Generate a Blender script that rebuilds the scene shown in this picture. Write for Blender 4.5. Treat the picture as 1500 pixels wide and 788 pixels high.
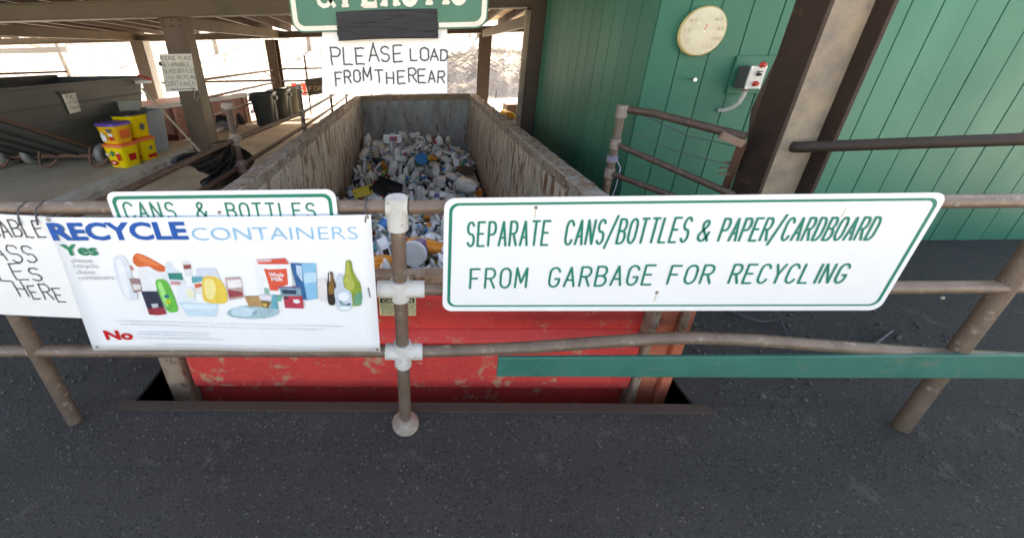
import bpy, math, random
from mathutils import Vector, Matrix, noise
random.seed(7)
S = bpy.context.scene
COL = S.collection
for o in list(bpy.data.objects): bpy.data.objects.remove(o)

# ---------------------------------------------------------------- camera
H = 1.55
ROT = Matrix(((0.9994609, 0.0108490, 0.0309861), (0.0242868, 0.3907396, -0.9201808), (-0.0220905, 0.9204373, 0.3902653)))
cam_d = bpy.data.cameras.new('camera')
cam = bpy.data.objects.new('camera', cam_d); COL.objects.link(cam); S.camera = cam
cam.matrix_world = Matrix.Translation((0, 0, H)) @ ROT.to_4x4()
cam_d.sensor_width = 36; cam_d.lens = 530/1500*36
cam_d.shift_x = 0.1; cam_d.shift_y = -94/1500
cam_d.clip_start = 0.05; cam_d.clip_end = 3000
cam_d.dof.use_dof = True; cam_d.dof.focus_distance = 4.5; cam_d.dof.aperture_fstop = 2.8
# ---------------------------------------------------------------- world, sun, exposure
SUN_EL, SUN_AZ = 40, 18      # azimuth from +Y towards +X
w = bpy.data.worlds.new('World'); S.world = w; w.use_nodes = True
nt = w.node_tree; bg = nt.nodes['Background']
sky = nt.nodes.new('ShaderNodeTexSky'); sky.sky_type = 'NISHITA'; sky.sun_disc = False
sky.sun_elevation = math.radians(SUN_EL); sky.sun_rotation = math.radians(SUN_AZ)
sky.air_density = 1.0; sky.dust_density = 3.0; sky.ozone_density = 1.0
nt.links.new(sky.outputs[0], bg.inputs[0]); bg.inputs[1].default_value = 0.15
sd = bpy.data.lights.new('sun', 'SUN'); sd.energy = 5.0; sd.angle = math.radians(0.6); sd.color = (1, .95, .87)
sun = bpy.data.objects.new('sun', sd); COL.objects.link(sun)
el, az = math.radians(SUN_EL), math.radians(SUN_AZ)
sdir = Vector((math.sin(az)*math.cos(el), math.cos(az)*math.cos(el), math.sin(el)))
sun.rotation_euler = sdir.to_track_quat('Z', 'Y').to_euler()
S.view_settings.view_transform = 'Standard'; S.view_settings.look = 'None'
S.view_settings.exposure = 2.4; S.view_settings.use_white_balance = True; S.view_settings.white_balance_temperature = 8200; S.view_settings.white_balance_tint = 12; S.view_settings.gamma = 1
S.render.engine = 'CYCLES'
S.cycles.max_bounces = 12; S.cycles.diffuse_bounces = 9; S.cycles.transparent_max_bounces = 8
S.cycles.use_denoising = True

# ---------------------------------------------------------------- helpers
def at(px, py, **k):
    """a point of the place, from its measured direction and one known coordinate"""
    r = ROT @ Vector(((px-600)/530, -(py-300)/530, -1.0))
    (a, v), = k.items(); i = 'XYZ'.index(a); c = (0, 0, H)
    return Vector(c) + r*((v-c[i])/r[i])

class MB:
    def __init__(s): s.v = []; s.f = []; s.m = []; s.sm = []
    def add(s, vs, fs, mi=0, smooth=False, mat=None):
        b = len(s.v)
        for q in vs:
            q = Vector(q); s.v.append(tuple(mat @ q) if mat else tuple(q))
        for q in fs: s.f.append(tuple(b+i for i in q)); s.m.append(mi); s.sm.append(smooth)
        return s
    def box(s, x0, x1, y0, y1, z0, z1, mi=0, mat=None):
        vs = [(x, y, z) for z in (z0, z1) for y in (y0, y1) for x in (x0, x1)]
        return s.add(vs, [(0,2,3,1),(4,5,7,6),(0,1,5,4),(2,6,7,3),(0,4,6,2),(1,3,7,5)], mi, False, mat)
    def hexa(s, b, t, mi=0):
        """b, t: four bottom and four top corners, same order"""
        return s.add(list(b)+list(t), [(3,2,1,0),(4,5,6,7),(0,1,5,4),(1,2,6,5),(2,3,7,6),(3,0,4,7)], mi)
    def bar(s, a, b, w, h, mi=0, up=(0,0,1)):
        a = Vector(a); b = Vector(b); d = (b-a).normalized(); up = Vector(up)
        sx = d.cross(up)
        if sx.length < 1e-3: sx = d.cross(Vector((0,1,0)))
        sx.normalize(); sz = sx.cross(d)
        q = [sx*(i*w/2)+sz*(j*h/2) for i, j in ((-1,-1),(1,-1),(1,1),(-1,1))]
        return s.hexa([a+k for k in q], [b+k for k in q], mi)
    def tube(s, pts, r, n=12, mi=0, r1=None, cap=True):
        pts = [Vector(p) for p in pts]; vs = []; fs = []; N = len(pts); ref = None
        for i, p in enumerate(pts):
            d = (pts[min(i+1, N-1)]-pts[max(i-1, 0)]).normalized()
            if ref is None:
                ref = d.cross(Vector((0,0,1)))
                if ref.length < 1e-3: ref = d.cross(Vector((0,1,0)))
            a = (ref-d*ref.dot(d)).normalized(); ref = a; b = d.cross(a)
            rr = r if r1 is None else r+(r1-r)*i/(N-1)
            for k in range(n):
                t = 2*math.pi*k/n; vs.append(p+(a*math.cos(t)+b*math.sin(t))*rr)
        for i in range(N-1):
            for k in range(n):
                fs.append((i*n+k, i*n+(k+1) % n, (i+1)*n+(k+1) % n, (i+1)*n+k))
        s.add(vs, fs, mi, True)
        if cap:
            s.add(vs[:n], [tuple(reversed(range(n)))], mi); s.add(vs[-n:], [tuple(range(n))], mi)
        return s
    def lathe(s, prof, n=14, mi=0, mat=None, sq=0.0, cap=True, sy=1.0):
        """prof: (radius, z); sq squares the section off"""
        vs = []; fs = []
        for r, z in prof:
            for k in range(n):
                t = 2*math.pi*(k+.5)/n; c, q = math.cos(t), math.sin(t)
                g = 1/max(abs(c), abs(q)); rr = r*((1-sq)+sq*g*.88)
                vs.append((c*rr, q*rr*sy, z))
        for i in range(len(prof)-1):
            for k in range(n): fs.append((i*n+k, i*n+(k+1) % n, (i+1)*n+(k+1) % n, (i+1)*n+k))
        s.add(vs, fs, mi, True, mat)
        if cap:
            s.add(vs[:n], [tuple(reversed(range(n)))], mi, False, mat); s.add(vs[-n:], [tuple(range(n))], mi, False, mat)
        return s
    def mesh(s, name, mats):
        me = bpy.data.meshes.new(name); me.from_pydata(s.v, [], s.f)
        for m in mats: me.materials.append(m)
        me.polygons.foreach_set('material_index', s.m); me.polygons.foreach_set('use_smooth', s.sm); me.update()
        return me
    def obj(s, name, mats, parent=None, bevel=0, label=None):
        if not isinstance(mats, (list, tuple)): mats = [mats]
        o = link(name, s.mesh(name, mats), parent)
        if bevel:
            b = o.modifiers.new('bevel', 'BEVEL'); b.width = bevel; b.segments = 2; b.limit_method = 'ANGLE'
        if label: o['label'] = label
        return o
def link(name, me, parent=None):
    o = bpy.data.objects.new(name, me); COL.objects.link(o)
    if parent:
        o.parent = parent; o.matrix_parent_inverse = Matrix.Translation(-Vector(parent.location))
    return o
def tag(o, label, cat, group=None):
    o['label'] = label; o['category'] = cat
    if group: o['group'] = group
    return o
def thing(name, label, cat, loc=(0,0,0), group=None):
    o = bpy.data.objects.new(name, None); COL.objects.link(o); o.location = loc; o.empty_display_size = .1
    return tag(o, label, cat, group)
def struct(o, kind='structure'): o['kind'] = kind; return o

# ---------------------------------------------------------------- materials
def newmat(name):
    m = bpy.data.materials.new(name); m.use_nodes = True
    return m, m.node_tree, m.node_tree.nodes['Principled BSDF']
def surf(name, c1, c2=None, c3=None, scale=4, rough=.7, metal=0, bump=.15, bscale=None, stretch=(1,1,1), lo=.42, hi=.62, amt3=.55, rv=.12, spec=.5):
    """base colour c1 broken by patches of c2 and sharper patches of c3, with fine relief"""
    m, t, b = newmat(name); N = t.nodes; L = t.links
    tc = N.new('ShaderNodeTexCoord'); mp = N.new('ShaderNodeMapping'); mp.inputs['Scale'].default_value = stretch
    L.new(tc.outputs['Object'], mp.inputs[0])
    def nz(sc, det=8, r=.62, off=0):
        q = N.new('ShaderNodeTexNoise'); q.inputs['Scale'].default_value = sc; q.inputs['Detail'].default_value = det; q.inputs['Roughness'].default_value = r
        if off:
            m2 = N.new('ShaderNodeMapping'); m2.inputs['Location'].default_value = (off, off*.7, off*1.3); L.new(mp.outputs[0], m2.inputs[0]); L.new(m2.outputs[0], q.inputs[0])
        else: L.new(mp.outputs[0], q.inputs[0])
        return q
    def ramp(src, a, bb):
        r = N.new('ShaderNodeMapRange'); r.inputs[1].default_value = a; r.inputs[2].default_value = bb; L.new(src, r.inputs[0]); r.clamp = True; return r.outputs[0]
    def mix(f, a, bcol):
        q = N.new('ShaderNodeMix'); q.data_type = 'RGBA'
        L.new(f, q.inputs[0])
        if isinstance(a, tuple): q.inputs[6].default_value = (*a, 1)
        else: L.new(a, q.inputs[6])
        if isinstance(bcol, tuple): q.inputs[7].default_value = (*bcol, 1)
        else: L.new(bcol, q.inputs[7])
        return q.outputs[2]
    c2 = c2 or tuple(x*.75 for x in c1)
    n1 = nz(scale); out = mix(ramp(n1.outputs[0], lo-.1, hi+.1), c1, c2)
    if c3:
        n2 = nz(scale*2.3, 10, .7, 7.3); out = mix(ramp(n2.outputs[0], amt3, amt3+.07), out, c3)
    L.new(out, b.inputs['Base Color'])
    n3 = nz(bscale or scale*9, 6, .6, 3.1)
    bp = N.new('ShaderNodeBump'); bp.inputs['Strength'].default_value = bump; bp.inputs['Distance'].default_value = .02; L.new(n3.outputs[0], bp.inputs['Height']); L.new(bp.outputs[0], b.inputs['Normal'])
    rr = N.new('ShaderNodeMapRange'); rr.inputs[3].default_value = max(0, rough-rv); rr.inputs[4].default_value = min(1, rough+rv); L.new(n1.outputs[0], rr.inputs[0]); L.new(rr.outputs[0], b.inputs['Roughness'])
    b.inputs['Metallic'].default_value = metal; b.inputs['Specular IOR Level'].default_value = spec
    return m
def plain(name, c, rough=.5, metal=0, trans=0, var=.08, spec=.5):
    m, t, b = newmat(name); N = t.nodes; L = t.links
    tc = N.new('ShaderNodeTexCoord'); n = N.new('ShaderNodeTexNoise'); n.inputs['Scale'].default_value = 14; n.inputs['Detail'].default_value = 5
    L.new(tc.outputs['Object'], n.inputs[0])
    q = N.new('ShaderNodeMix'); q.data_type = 'RGBA'; q.inputs[6].default_value = (*[min(1, x*(1+var)) for x in c], 1); q.inputs[7].default_value = (*[x*(1-2*var) for x in c], 1)
    L.new(n.outputs[0], q.inputs[0]); L.new(q.outputs[2], b.inputs['Base Color'])
    b.inputs['Roughness'].default_value = rough; b.inputs['Metallic'].default_value = metal; b.inputs['Transmission Weight'].default_value = trans; b.inputs['Specular IOR Level'].default_value = spec
    return m

M = {}
M['steel'] = surf('brown_painted_steel', (.085,.054,.034), (.052,.033,.022), (.13,.075,.045), scale=3, rough=.6, stretch=(1,1,.4), amt3=.6)
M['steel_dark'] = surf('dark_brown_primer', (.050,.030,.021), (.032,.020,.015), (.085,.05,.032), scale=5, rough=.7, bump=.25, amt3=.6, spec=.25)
M['steel_tan'] = surf('weathered_lit_steel', (.36,.27,.18), (.20,.165,.13), (.13,.125,.13), scale=5, lo=.48, hi=.52, rough=.65, amt3=.63, bump=.3)  # tan carries painted-in light on the near post web; blotches are weathering
M['beam'] = surf('olive_brown_beam', (.10,.073,.042), (.07,.052,.032), (.15,.09,.042), scale=2.5, rough=.6, stretch=(.5,1,1), amt3=.62)
M['rafter'] = surf('dark_rafter', (.045,.027,.017), scale=4)
M['deckwood'] = surf('pale_roof_boards', (.42,.31,.19), (.30,.20,.11), (.5,.42,.3), scale=3, stretch=(2,.3,1), amt3=.58)
M['pipe'] = surf('rusty_brown_pipe', (.115,.068,.047), (.07,.042,.03), (.19,.12,.085), scale=14, rough=.5, bump=.25, amt3=.56, metal=.15)
M['pipe_pale'] = surf('worn_galvanised_pipe', (.19,.135,.10), (.115,.075,.052), (.30,.235,.185), scale=11, rough=.45, bump=.2, amt3=.58, metal=.2)
M['fitting'] = surf('pale_cast_fitting', (.58,.555,.52), (.46,.44,.40), (.36,.29,.23), scale=14, rough=.65, bump=.35, amt3=.6)
M['fitting_rust'] = surf('rusty_cast_fitting', (.36,.30,.25), (.22,.15,.11), scale=25, rough=.6, bump=.4)
M['bin_wall'] = surf('scraped_grey_paint', (.70,.61,.50), (.46,.36,.26), (.21,.10,.045), scale=4.2, rough=.45, stretch=(1.2,1.2,.4), amt3=.515, bump=.35, bscale=30)
M['bin_wall_end'] = surf('dirty_grey_steel', (.38,.38,.37), (.15,.14,.13), (.20,.10,.05), scale=3.0, rough=.55, stretch=(1.5,1.5,.5), amt3=.56, bump=.35, bscale=30)
M['rust'] = surf('rusted_rim', (.24,.13,.07), (.36,.27,.20), (.11,.05,.03), scale=9, rough=.8, bump=.5, amt3=.56)
M['rim'] = surf('worn_rim_paint', (.40,.36,.31), (.24,.15,.09), (.14,.065,.035), scale=7, rough=.7, bump=.5, amt3=.53)
M['red'] = surf('chipped_red_paint', (.72,.062,.052), (.56,.045,.04), (.50,.25,.15), scale=4, rough=.5, bump=.3, amt3=.565)
M['orange_red'] = surf('faded_orange_red_paint', (.60,.17,.09), (.46,.11,.06), (.2,.09,.05), scale=7, rough=.5, bump=.25, amt3=.6)
M['concrete'] = surf('old_concrete', (.42,.34,.25), (.30,.235,.165), (.50,.44,.36), scale=2.2, rough=.9, bump=.35, bscale=45, amt3=.6)
M['curb'] = surf('rough_curb_concrete', (.48,.44,.37), (.33,.30,.25), (.18,.17,.15), scale=5, rough=.95, bump=.8, bscale=50, amt3=.58)
M['asphalt'] = surf('dark_asphalt', (.024,.022,.021), (.042,.038,.034), (.07,.06,.052), scale=2.2, rough=.9, bump=.9, bscale=90, amt3=.58)
def speckle(m, scale, col, lim):
    t = m.node_tree; N = t.nodes; L = t.links; b = N['Principled BSDF']; src = b.inputs['Base Color'].links[0].from_socket
    tc = N.new('ShaderNodeTexCoord'); vo = N.new('ShaderNodeTexVoronoi'); vo.inputs['Scale'].default_value = scale; L.new(tc.outputs['Object'], vo.inputs[0])
    sp = N.new('ShaderNodeSeparateColor'); L.new(vo.outputs['Color'], sp.inputs[0])
    g1 = N.new('ShaderNodeMath'); g1.operation = 'GREATER_THAN'; g1.inputs[1].default_value = lim; L.new(sp.outputs[0], g1.inputs[0])
    g2 = N.new('ShaderNodeMath'); g2.operation = 'LESS_THAN'; g2.inputs[1].default_value = .32; L.new(vo.outputs['Distance'], g2.inputs[0])
    mu = N.new('ShaderNodeMath'); mu.operation = 'MULTIPLY'; L.new(g1.outputs[0], mu.inputs[0]); L.new(g2.outputs[0], mu.inputs[1])
    q = N.new('ShaderNodeMix'); q.data_type = 'RGBA'; L.new(mu.outputs[0], q.inputs[0]); L.new(src, q.inputs[6]); q.inputs[7].default_value = (*col, 1); L.new(q.outputs[2], b.inputs['Base Color'])
speckle(M['asphalt'], 150, (.075,.068,.06), .55); speckle(M['asphalt'], 60, (.012,.011,.011), .7); speckle(M['asphalt'], 75, (.11,.10,.09), .95); speckle(M['curb'], 80, (.5,.47,.43), .7); speckle(M['concrete'], 60, (.20,.17,.14), .8)
M['dirt'] = surf('pale_gravel', (.64,.61,.56), (.56,.52,.47), (.70,.67,.63), scale=.6, rough=.95, bump=.5, bscale=6, amt3=.56)
M['hill'] = surf('dry_grass_slope', (.60,.54,.46), (.68,.63,.56), (.42,.35,.28), scale=.35, rough=.95, bump=.6, bscale=3, amt3=.58)
M['grit'] = surf('dark_grit', (.10,.09,.08), (.06,.055,.05), scale=5, rough=.95)
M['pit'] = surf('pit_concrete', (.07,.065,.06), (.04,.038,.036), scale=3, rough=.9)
M['bark'] = surf('pale_bark', (.34,.28,.235), (.24,.19,.155), scale=6, rough=.9)
M['brush'] = surf('grey_dead_brush', (.25,.21,.17), (.36,.32,.28), scale=8, rough=.9)
M['green_siding'] = surf('green_painted_siding', (.034,.185,.120), (.024,.150,.095), (.07,.21,.15), scale=1.6, rough=.5, bump=.08, bscale=14, stretch=(1,1,.35), amt3=.64, spec=.3)  # same green paint on every wall face
def per_piece(m, lo, hi):
    t = m.node_tree; N = t.nodes; L = t.links; b = N['Principled BSDF']; src = b.inputs['Base Color'].links[0].from_socket
    oi = N.new('ShaderNodeObjectInfo'); mr = N.new('ShaderNodeMapRange'); mr.inputs[3].default_value = lo; mr.inputs[4].default_value = hi; L.new(oi.outputs['Random'], mr.inputs[0])
    hs = N.new('ShaderNodeHueSaturation'); L.new(mr.outputs[0], hs.inputs['Value']); L.new(src, hs.inputs['Color']); L.new(hs.outputs[0], b.inputs['Base Color'])
per_piece(M['green_siding'], .86, 1.08)
M['green_side'] = M['green_siding']
M['groove'] = plain('siding_backing', (.01,.03,.02), .8)
M['white_sign'] = surf('white_sign_face', (.77,.77,.77), (.72,.72,.72), (.62,.60,.55), scale=3.5, rough=.35, bump=.05, amt3=.66)
M['white_vinyl'] = surf('white_vinyl_banner', (.78,.785,.79), (.74,.745,.76), scale=2, rough=.4, bump=.04)
M['paper'] = surf('white_paper_board', (.76,.75,.73), (.70,.69,.67), scale=3, rough=.8, bump=.05)
M['paper_old'] = surf('yellowed_paper', (.70,.67,.58), (.60,.57,.48), scale=5, rough=.85, bump=.1)
M['sgreen'] = plain('sign_green', (.0,.19,.125), .45, spec=.25)
M['sgreen2'] = surf('green_sign_face', (.018,.125,.07), (.014,.105,.06), (.05,.09,.055), scale=7, rough=.4, bump=.06, amt3=.66)
M['cream'] = surf('aged_cream_print', (.66,.62,.52), (.55,.50,.41), (.40,.33,.25), scale=14, rough=.5, amt3=.66)
M['marker'] = plain('black_marker', (.045,.045,.055), .6)
M['marker_grey'] = plain('grey_marker', (.12,.12,.14), .6)
M['tape'] = surf('black_duct_tape', (.016,.015,.016), (.03,.027,.026), scale=6, rough=.42, bump=.9, bscale=26, stretch=(.25,1,1.4), spec=.3)
M['blue_print'] = plain('blue_print', (.006,.085,.34), .5, spec=.25)
M['sky_print'] = plain('light_blue_print', (.20,.46,.66), .4)
M['grey_print'] = plain('grey_print', (.42,.42,.44), .5)
M['faint_print'] = plain('faint_grey_print', (.70,.71,.74), .5)
M['green_print'] = plain('green_print', (.0,.20,.09), .5, spec=.25)
M['red_print'] = plain('red_print', (.55,.012,.012), .5, spec=.25)
M['yellow_tub'] = plain('yellow_plastic', (.95,.68,.01), .35)
M['yellow_tub2'] = plain('orange_yellow_plastic', (.88,.48,.02), .35)
M['purple'] = plain('purple_plastic', (.12,.06,.32), .35)
M['black_plastic'] = plain('black_plastic', (.022,.022,.024), .4)
M['bin_plastic'] = surf('dark_green_grey_plastic', (.035,.045,.042), (.05,.058,.055), scale=5, rough=.42, bump=.05)
M['bin_grey'] = surf('olive_grey_plastic', (.14,.14,.11), scale=5, rough=.5, bump=.05)
M['orange_lid'] = plain('orange_red_plastic', (.78,.14,.03), .35)
M['hopper'] = surf('dark_grey_hopper_paint', (.066,.071,.067), (.05,.052,.048), (.10,.09,.075), scale=2, rough=.45, bump=.1, amt3=.64)
M['hopper_dark'] = surf('hopper_inside', (.05,.055,.055), scale=2, rough=.6)
M['rust_rod'] = surf('rusty_rod', (.16,.07,.045), (.10,.05,.035), scale=12, rough=.7)
M['rubber'] = plain('tyre_rubber', (.025,.025,.026), .6)
M['grey_wheel'] = plain('grey_wheel_rubber', (.20,.20,.19), .6)
M['beige'] = surf('beige_fibreboard', (.36,.34,.28), scale=4, rough=.8)
M['bluegrey'] = surf('blue_grey_plastic', (.22,.27,.33), (.19,.23,.28), scale=3, rough=.5)
M['pink'] = surf('faded_red_container', (.42,.20,.155), (.5,.28,.22), (.36,.12,.09), scale=2, rough=.6, amt3=.6)
M['darkred'] = surf('dark_red_beam', (.14,.02,.025), scale=3, rough=.5)
M['white'] = plain('white_paint_and_sun', (.78,.78,.76), .5)
M['wood'] = surf('old_timber', (.30,.23,.16), (.2,.15,.1), scale=6, stretch=(1,.2,1))
M['stick'] = surf('pale_wooden_pole', (.42,.34,.24), scale=8)
M['bag'] = surf('black_bin_bag', (.008,.008,.009), (.012,.012,.013), scale=6, rough=.36, bump=.5, bscale=25)
M['dial'] = surf('yellowed_dial', (.66,.61,.45), (.56,.50,.34), (.70,.66,.54), scale=9, rough=.35, bump=.03, amt3=.6)
M['dial_rim'] = plain('dial_rim', (.55,.45,.2), .4)
M['dial_print'] = plain('faded_dial_print', (.42,.33,.2), .6)
M['elec'] = plain('grey_enclosure', (.30,.31,.32), .45)
M['elec_dark'] = plain('dark_grey_enclosure', (.09,.09,.095), .45)
M['plate'] = plain('pale_switch_plate', (.62,.62,.58), .4)
M['button'] = plain('red_button', (.65,.06,.03), .3)
M['chrome'] = plain('polished_metal', (.7,.7,.7), .2, 1)
M['caution'] = plain('cream_yellow_label', (.85,.80,.42), .5)
M['wire'] = plain('grey_wire', (.10,.10,.11), .5)
M['cord'] = plain('pale_violet_cord', (.38,.36,.48), .6)
M['signbrown'] = surf('dark_brown_board', (.05,.04,.03), scale=4)
M['hose'] = plain('yellow_hose', (.75,.42,.03), .4)

# ---------------------------------------------------------------- lettering
def arc(cx, cy, rx, ry, a0, a1, n=10):
    return [(cx+rx*math.cos(math.radians(a0+(a1-a0)*i/n)), cy+ry*math.sin(math.radians(a0+(a1-a0)*i/n))) for i in range(n+1)]
G = {
 'A': [[(0,0),(.3,1),(.6,0)], [(.11,.34),(.49,.34)]],
 'B': [[(0,0),(0,1),(.3,1)]+arc(.32,.76,.24,.24,90,-90)+[(.0,.52)], [(.05,.52),(.32,.52)]+arc(.33,.26,.27,.26,90,-90)+[(0,0)]],
 'C': [arc(.3,.72,.29,.28,15,180)+arc(.3,.28,.29,.28,180,345)],
 'D': [[(0,0),(0,1),(.22,1)]+arc(.24,.65,.34,.35,90,0)+arc(.24,.35,.34,.35,0,-90)+[(0,0)]],
 'E': [[(.55,1),(0,1),(0,0),(.55,0)], [(.03,.52),(.44,.52)]],
 'F': [[(.55,1),(0,1),(0,0)], [(.03,.52),(.42,.52)]],
 'G': [arc(.3,.72,.29,.28,15,180)+arc(.3,.28,.29,.28,180,360)+[(.59,.42),(.34,.42)]],
 'H': [[(0,0),(0,1)], [(.56,0),(.56,1)], [(.03,.5),(.53,.5)]],
 'I': [[(.28,0),(.28,1)]],
 'L': [[(0,1),(0,0),(.52,0)]],
 'M': [[(0,0),(.03,1),(.34,.25),(.65,1),(.68,0)]],
 'N': [[(0,0),(0,1),(.56,0),(.56,1)]],
 'O': [arc(.3,.7,.3,.3,0,180)+arc(.3,.3,.3,.3,180,360)+[(.6,.7)]],
 'P': [[(0,0),(0,1),(.3,1)]+arc(.32,.74,.26,.26,90,-90)+[(.03,.48)]],
 'R': [[(0,0),(0,1),(.3,1)]+arc(.32,.75,.25,.25,90,-90)+[(.03,.5)], [(.3,.48),(.58,0)]],
 'S': [arc(.3,.75,.27,.25,25,260,12)+arc(.3,.26,.28,.26,80,-155,12)],
 'T': [[(0,1),(.58,1)], [(.29,.97),(.29,0)]],
 'U': [[(0,1),(0,.3)]+arc(.28,.28,.28,.28,180,360)+[(.56,1)]],
 'V': [[(0,1),(.29,0),(.58,1)]],
 'Y': [[(0,1),(.3,.48),(.6,1)], [(.3,.45),(.3,0)]],
 '/': [[(-.1,-.2),(.6,1.15)]],
 '&': [[(.6,0),(.16,.64),(.12,.82),(.19,.95),(.31,1),(.41,.93),(.42,.8),(.34,.67),(.1,.42),(.02,.25),(.06,.09),(.2,0),(.36,.03),(.5,.2),(.58,.44)]],
 '0': [arc(.3,.7,.28,.3,0,180)+arc(.3,.3,.28,.3,180,360)+[(.58,.7)]],
 '1': [[(.15,.8),(.3,1),(.3,0)]],
 '2': [arc(.28,.74,.26,.26,160,-30)+[(.02,0),(.56,0)]],
 '4': [[(.42,0),(.42,1),(.0,.3),(.6,.3)]],
 '6': [arc(.3,.7,.27,.3,40,180)+[(.03,.3)]+arc(.3,.28,.27,.28,180,520)],
 '8': [arc(.3,.75,.23,.25,-90,270,14), arc(.3,.25,.28,.26,90,450,14)],
 't': [[(.15,.9),(.15,.1),(.35,.05)], [(0,.62),(.35,.62)]], 'l': [[(.1,1),(.1,0)]],
}
def ribbon(mb, pts, th, put, layer):
    P = [Vector(p) for p in pts]; P = [p for i, p in enumerate(P) if i == 0 or (p-P[i-1]).length > 1e-5]
    if len(P) < 2: return
    Lf = []; Rt = []
    for i, p in enumerate(P):
        d0 = (P[i]-P[i-1]).normalized() if i else (P[1]-P[0]).normalized()
        d1 = (P[i+1]-P[i]).normalized() if i < len(P)-1 else d0
        n0 = Vector((-d0.y, d0.x)); n1 = Vector((-d1.y, d1.x)); n = n0+n1
        n = n1 if n.length < .35 else n.normalized(); k = 1/max(.6, n.dot(n1))
        e = (d0*(-th*.3) if i == 0 else d0*(th*.3) if i == len(P)-1 else Vector((0,0)))
        Lf.append(p+e+n*k*th/2); Rt.append(p+e-n*k*th/2)
    vs = [put(q.x, q.y, layer) for q in Lf+Rt]; n = len(P)
    mb.add(vs, [(i+n, i+1+n, i+1, i) for i in range(n-1)])
def text(parent, s, x0, x1, z0, h, y, th, mat, jit=0, pitch=None, z1=None, slant=0, name='lettering', fx=None):
    """a line of stroke letters in the plane y (facing -y), from x0 to x1, baseline z0 (to z1)"""
    rnd = random.Random(s); n = len(s); wd_ = [.5 if c_ == 'I' else 1.12 if c_ == 'M' else 1 for c_ in s]; adv = pitch or (x1-x0)/(sum(wd_)-.25); mb = MB(); lay = 0
    z1 = z0 if z1 is None else z1
    def parts(st):
        out = [[st[0]]]
        for i in range(1, len(st)):
            out[-1].append(st[i])
            if i < len(st)-1:
                d0 = Vector(st[i])-Vector(st[i-1]); d1 = Vector(st[i+1])-Vector(st[i])
                if d0.length > 1e-4 and d1.length > 1e-4 and d0.angle(d1) > 1.2: out.append([st[i]])
        return out
    for i, ch in enumerate(s):
        if ch not in G: continue
        ox = x0+(sum(wd_[:i])-(.14 if ch == 'I' else 0))*adv; oz = z0+(z1-z0)*i/max(1, n-1)
        sc = 1+jit*rnd.uniform(-1, 1)*1.0; dz = jit*h*rnd.uniform(-.5, .5); sl = slant+jit*rnd.uniform(-.6, .6)
        for st in [q_ for g_ in G[ch] for q_ in parts(g_)]:
            lay += 1
            q = []
            if jit:
                fine = []
                for a, b in zip(st, st[1:]):
                    k = 3 if (Vector(a)-Vector(b)).length > .3 else 1
                    fine += [(a[0]+(b[0]-a[0])*j/k, a[1]+(b[1]-a[1])*j/k) for j in range(k)]
                st = fine+[st[-1]]
            for (u, v) in st:
                if jit: u += jit*.22*rnd.uniform(-1, 1); v += jit*.22*rnd.uniform(-1, 1)
                q.append((ox+(u*adv*(1.22 if jit else 1.06)+sl*v*h*.3)*sc, oz+dz+v*h*sc))
            f = fx or (lambda a, b, l: (a, y-l*.0004, b))
            ribbon(mb, q, th, f, (lay % 4)*.5+1)
    return mb.obj(name, mat, parent)
def ftext(parent, s, x0, x1, z0, h, y, mat, bold=0, name='lettering'):
    """a line of the built-in sans face, fitted to x0..x1 with cap height h"""
    cu = bpy.data.curves.new('t', 'FONT'); cu.body = s; cu.size = 1; cu.offset = bold; cu.resolution_u = 3
    o = bpy.data.objects.new('t', cu); COL.objects.link(o); dg = bpy.context.evaluated_depsgraph_get()
    me = bpy.data.meshes.new_from_object(o.evaluated_get(dg)); bpy.data.objects.remove(o)
    xs = [v.co.x for v in me.vertices]; a, b = min(xs), max(xs); k = h/.72
    for v in me.vertices: v.co = Vector((x0+(v.co.x-a)/(b-a)*(x1-x0), y, z0+v.co.y*k))
    me.materials.clear(); me.materials.append(mat); me.name = name
    return link(name, me, parent)
def rrect(x0, x1, z0, z1, r, n=6):
    p = []
    for cx, cz, a in ((x1-r, z1-r, 0), (x0+r, z1-r, 90), (x0+r, z0+r, 180), (x1-r, z0+r, 270)):
        p += [(cx+r*math.cos(math.radians(a+90*i/n)), cz+r*math.sin(math.radians(a+90*i/n))) for i in range(n+1)]
    return p
def slab(pts, y, t, mb=None, mi=0):
    """prism with outline pts (x,z), front face at y, t thick (towards +y)"""
    mb = mb or MB(); n = len(pts)
    mb.add([(a, y, b) for a, b in pts]+[(a, y+t, b) for a, b in pts],
           [tuple(range(n)), tuple(range(2*n-1, n-1, -1))]+[(i, i+n, (i+1) % n+n, (i+1) % n) for i in range(n)], mi)
    return mb
def frame(parent, pts_out, pts_in, y, mat, name='border'):
    n = len(pts_out); mb = MB()
    mb.add([(a, y, b) for a, b in pts_out]+[(a, y, b) for a, b in pts_in], [(i, (i+1) % n, (i+1) % n+n, i+n) for i in range(n)])
    return mb.obj(name, mat, parent)

# ================================================================ SETTING
# trench for the container: x -1.42..1.27, y 1.22..8.4, floor -1.0
TX0, TX1, TY0, TY1, TZ = -1.42, 1.27, 1.22, 8.6, -1.0
g = MB()
B = 1200
g.add([(-B,-B,-.30),(B,-B,-.30),(B,TY0,-.30),(-B,TY0,-.30)], [(0,1,2,3)])
g.add([(-B,TY0,-.30),(TX0,TY0,-.30),(TX0,TY1,-.30),(-B,TY1,-.30)], [(0,1,2,3)])
g.add([(TX1,TY0,-.30),(B,TY0,-.30),(B,TY1,-.30),(TX1,TY1,-.30)], [(0,1,2,3)])
g.add([(-B,TY1,-.30),(B,TY1,-.30),(B,B,-.30),(-B,B,-.30)], [(0,1,2,3)])
struct(g.obj('ground', M['dirt']))
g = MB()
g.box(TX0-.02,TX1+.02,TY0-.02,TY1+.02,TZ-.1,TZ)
struct(g.obj('pit_floor', M['pit']))
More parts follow.
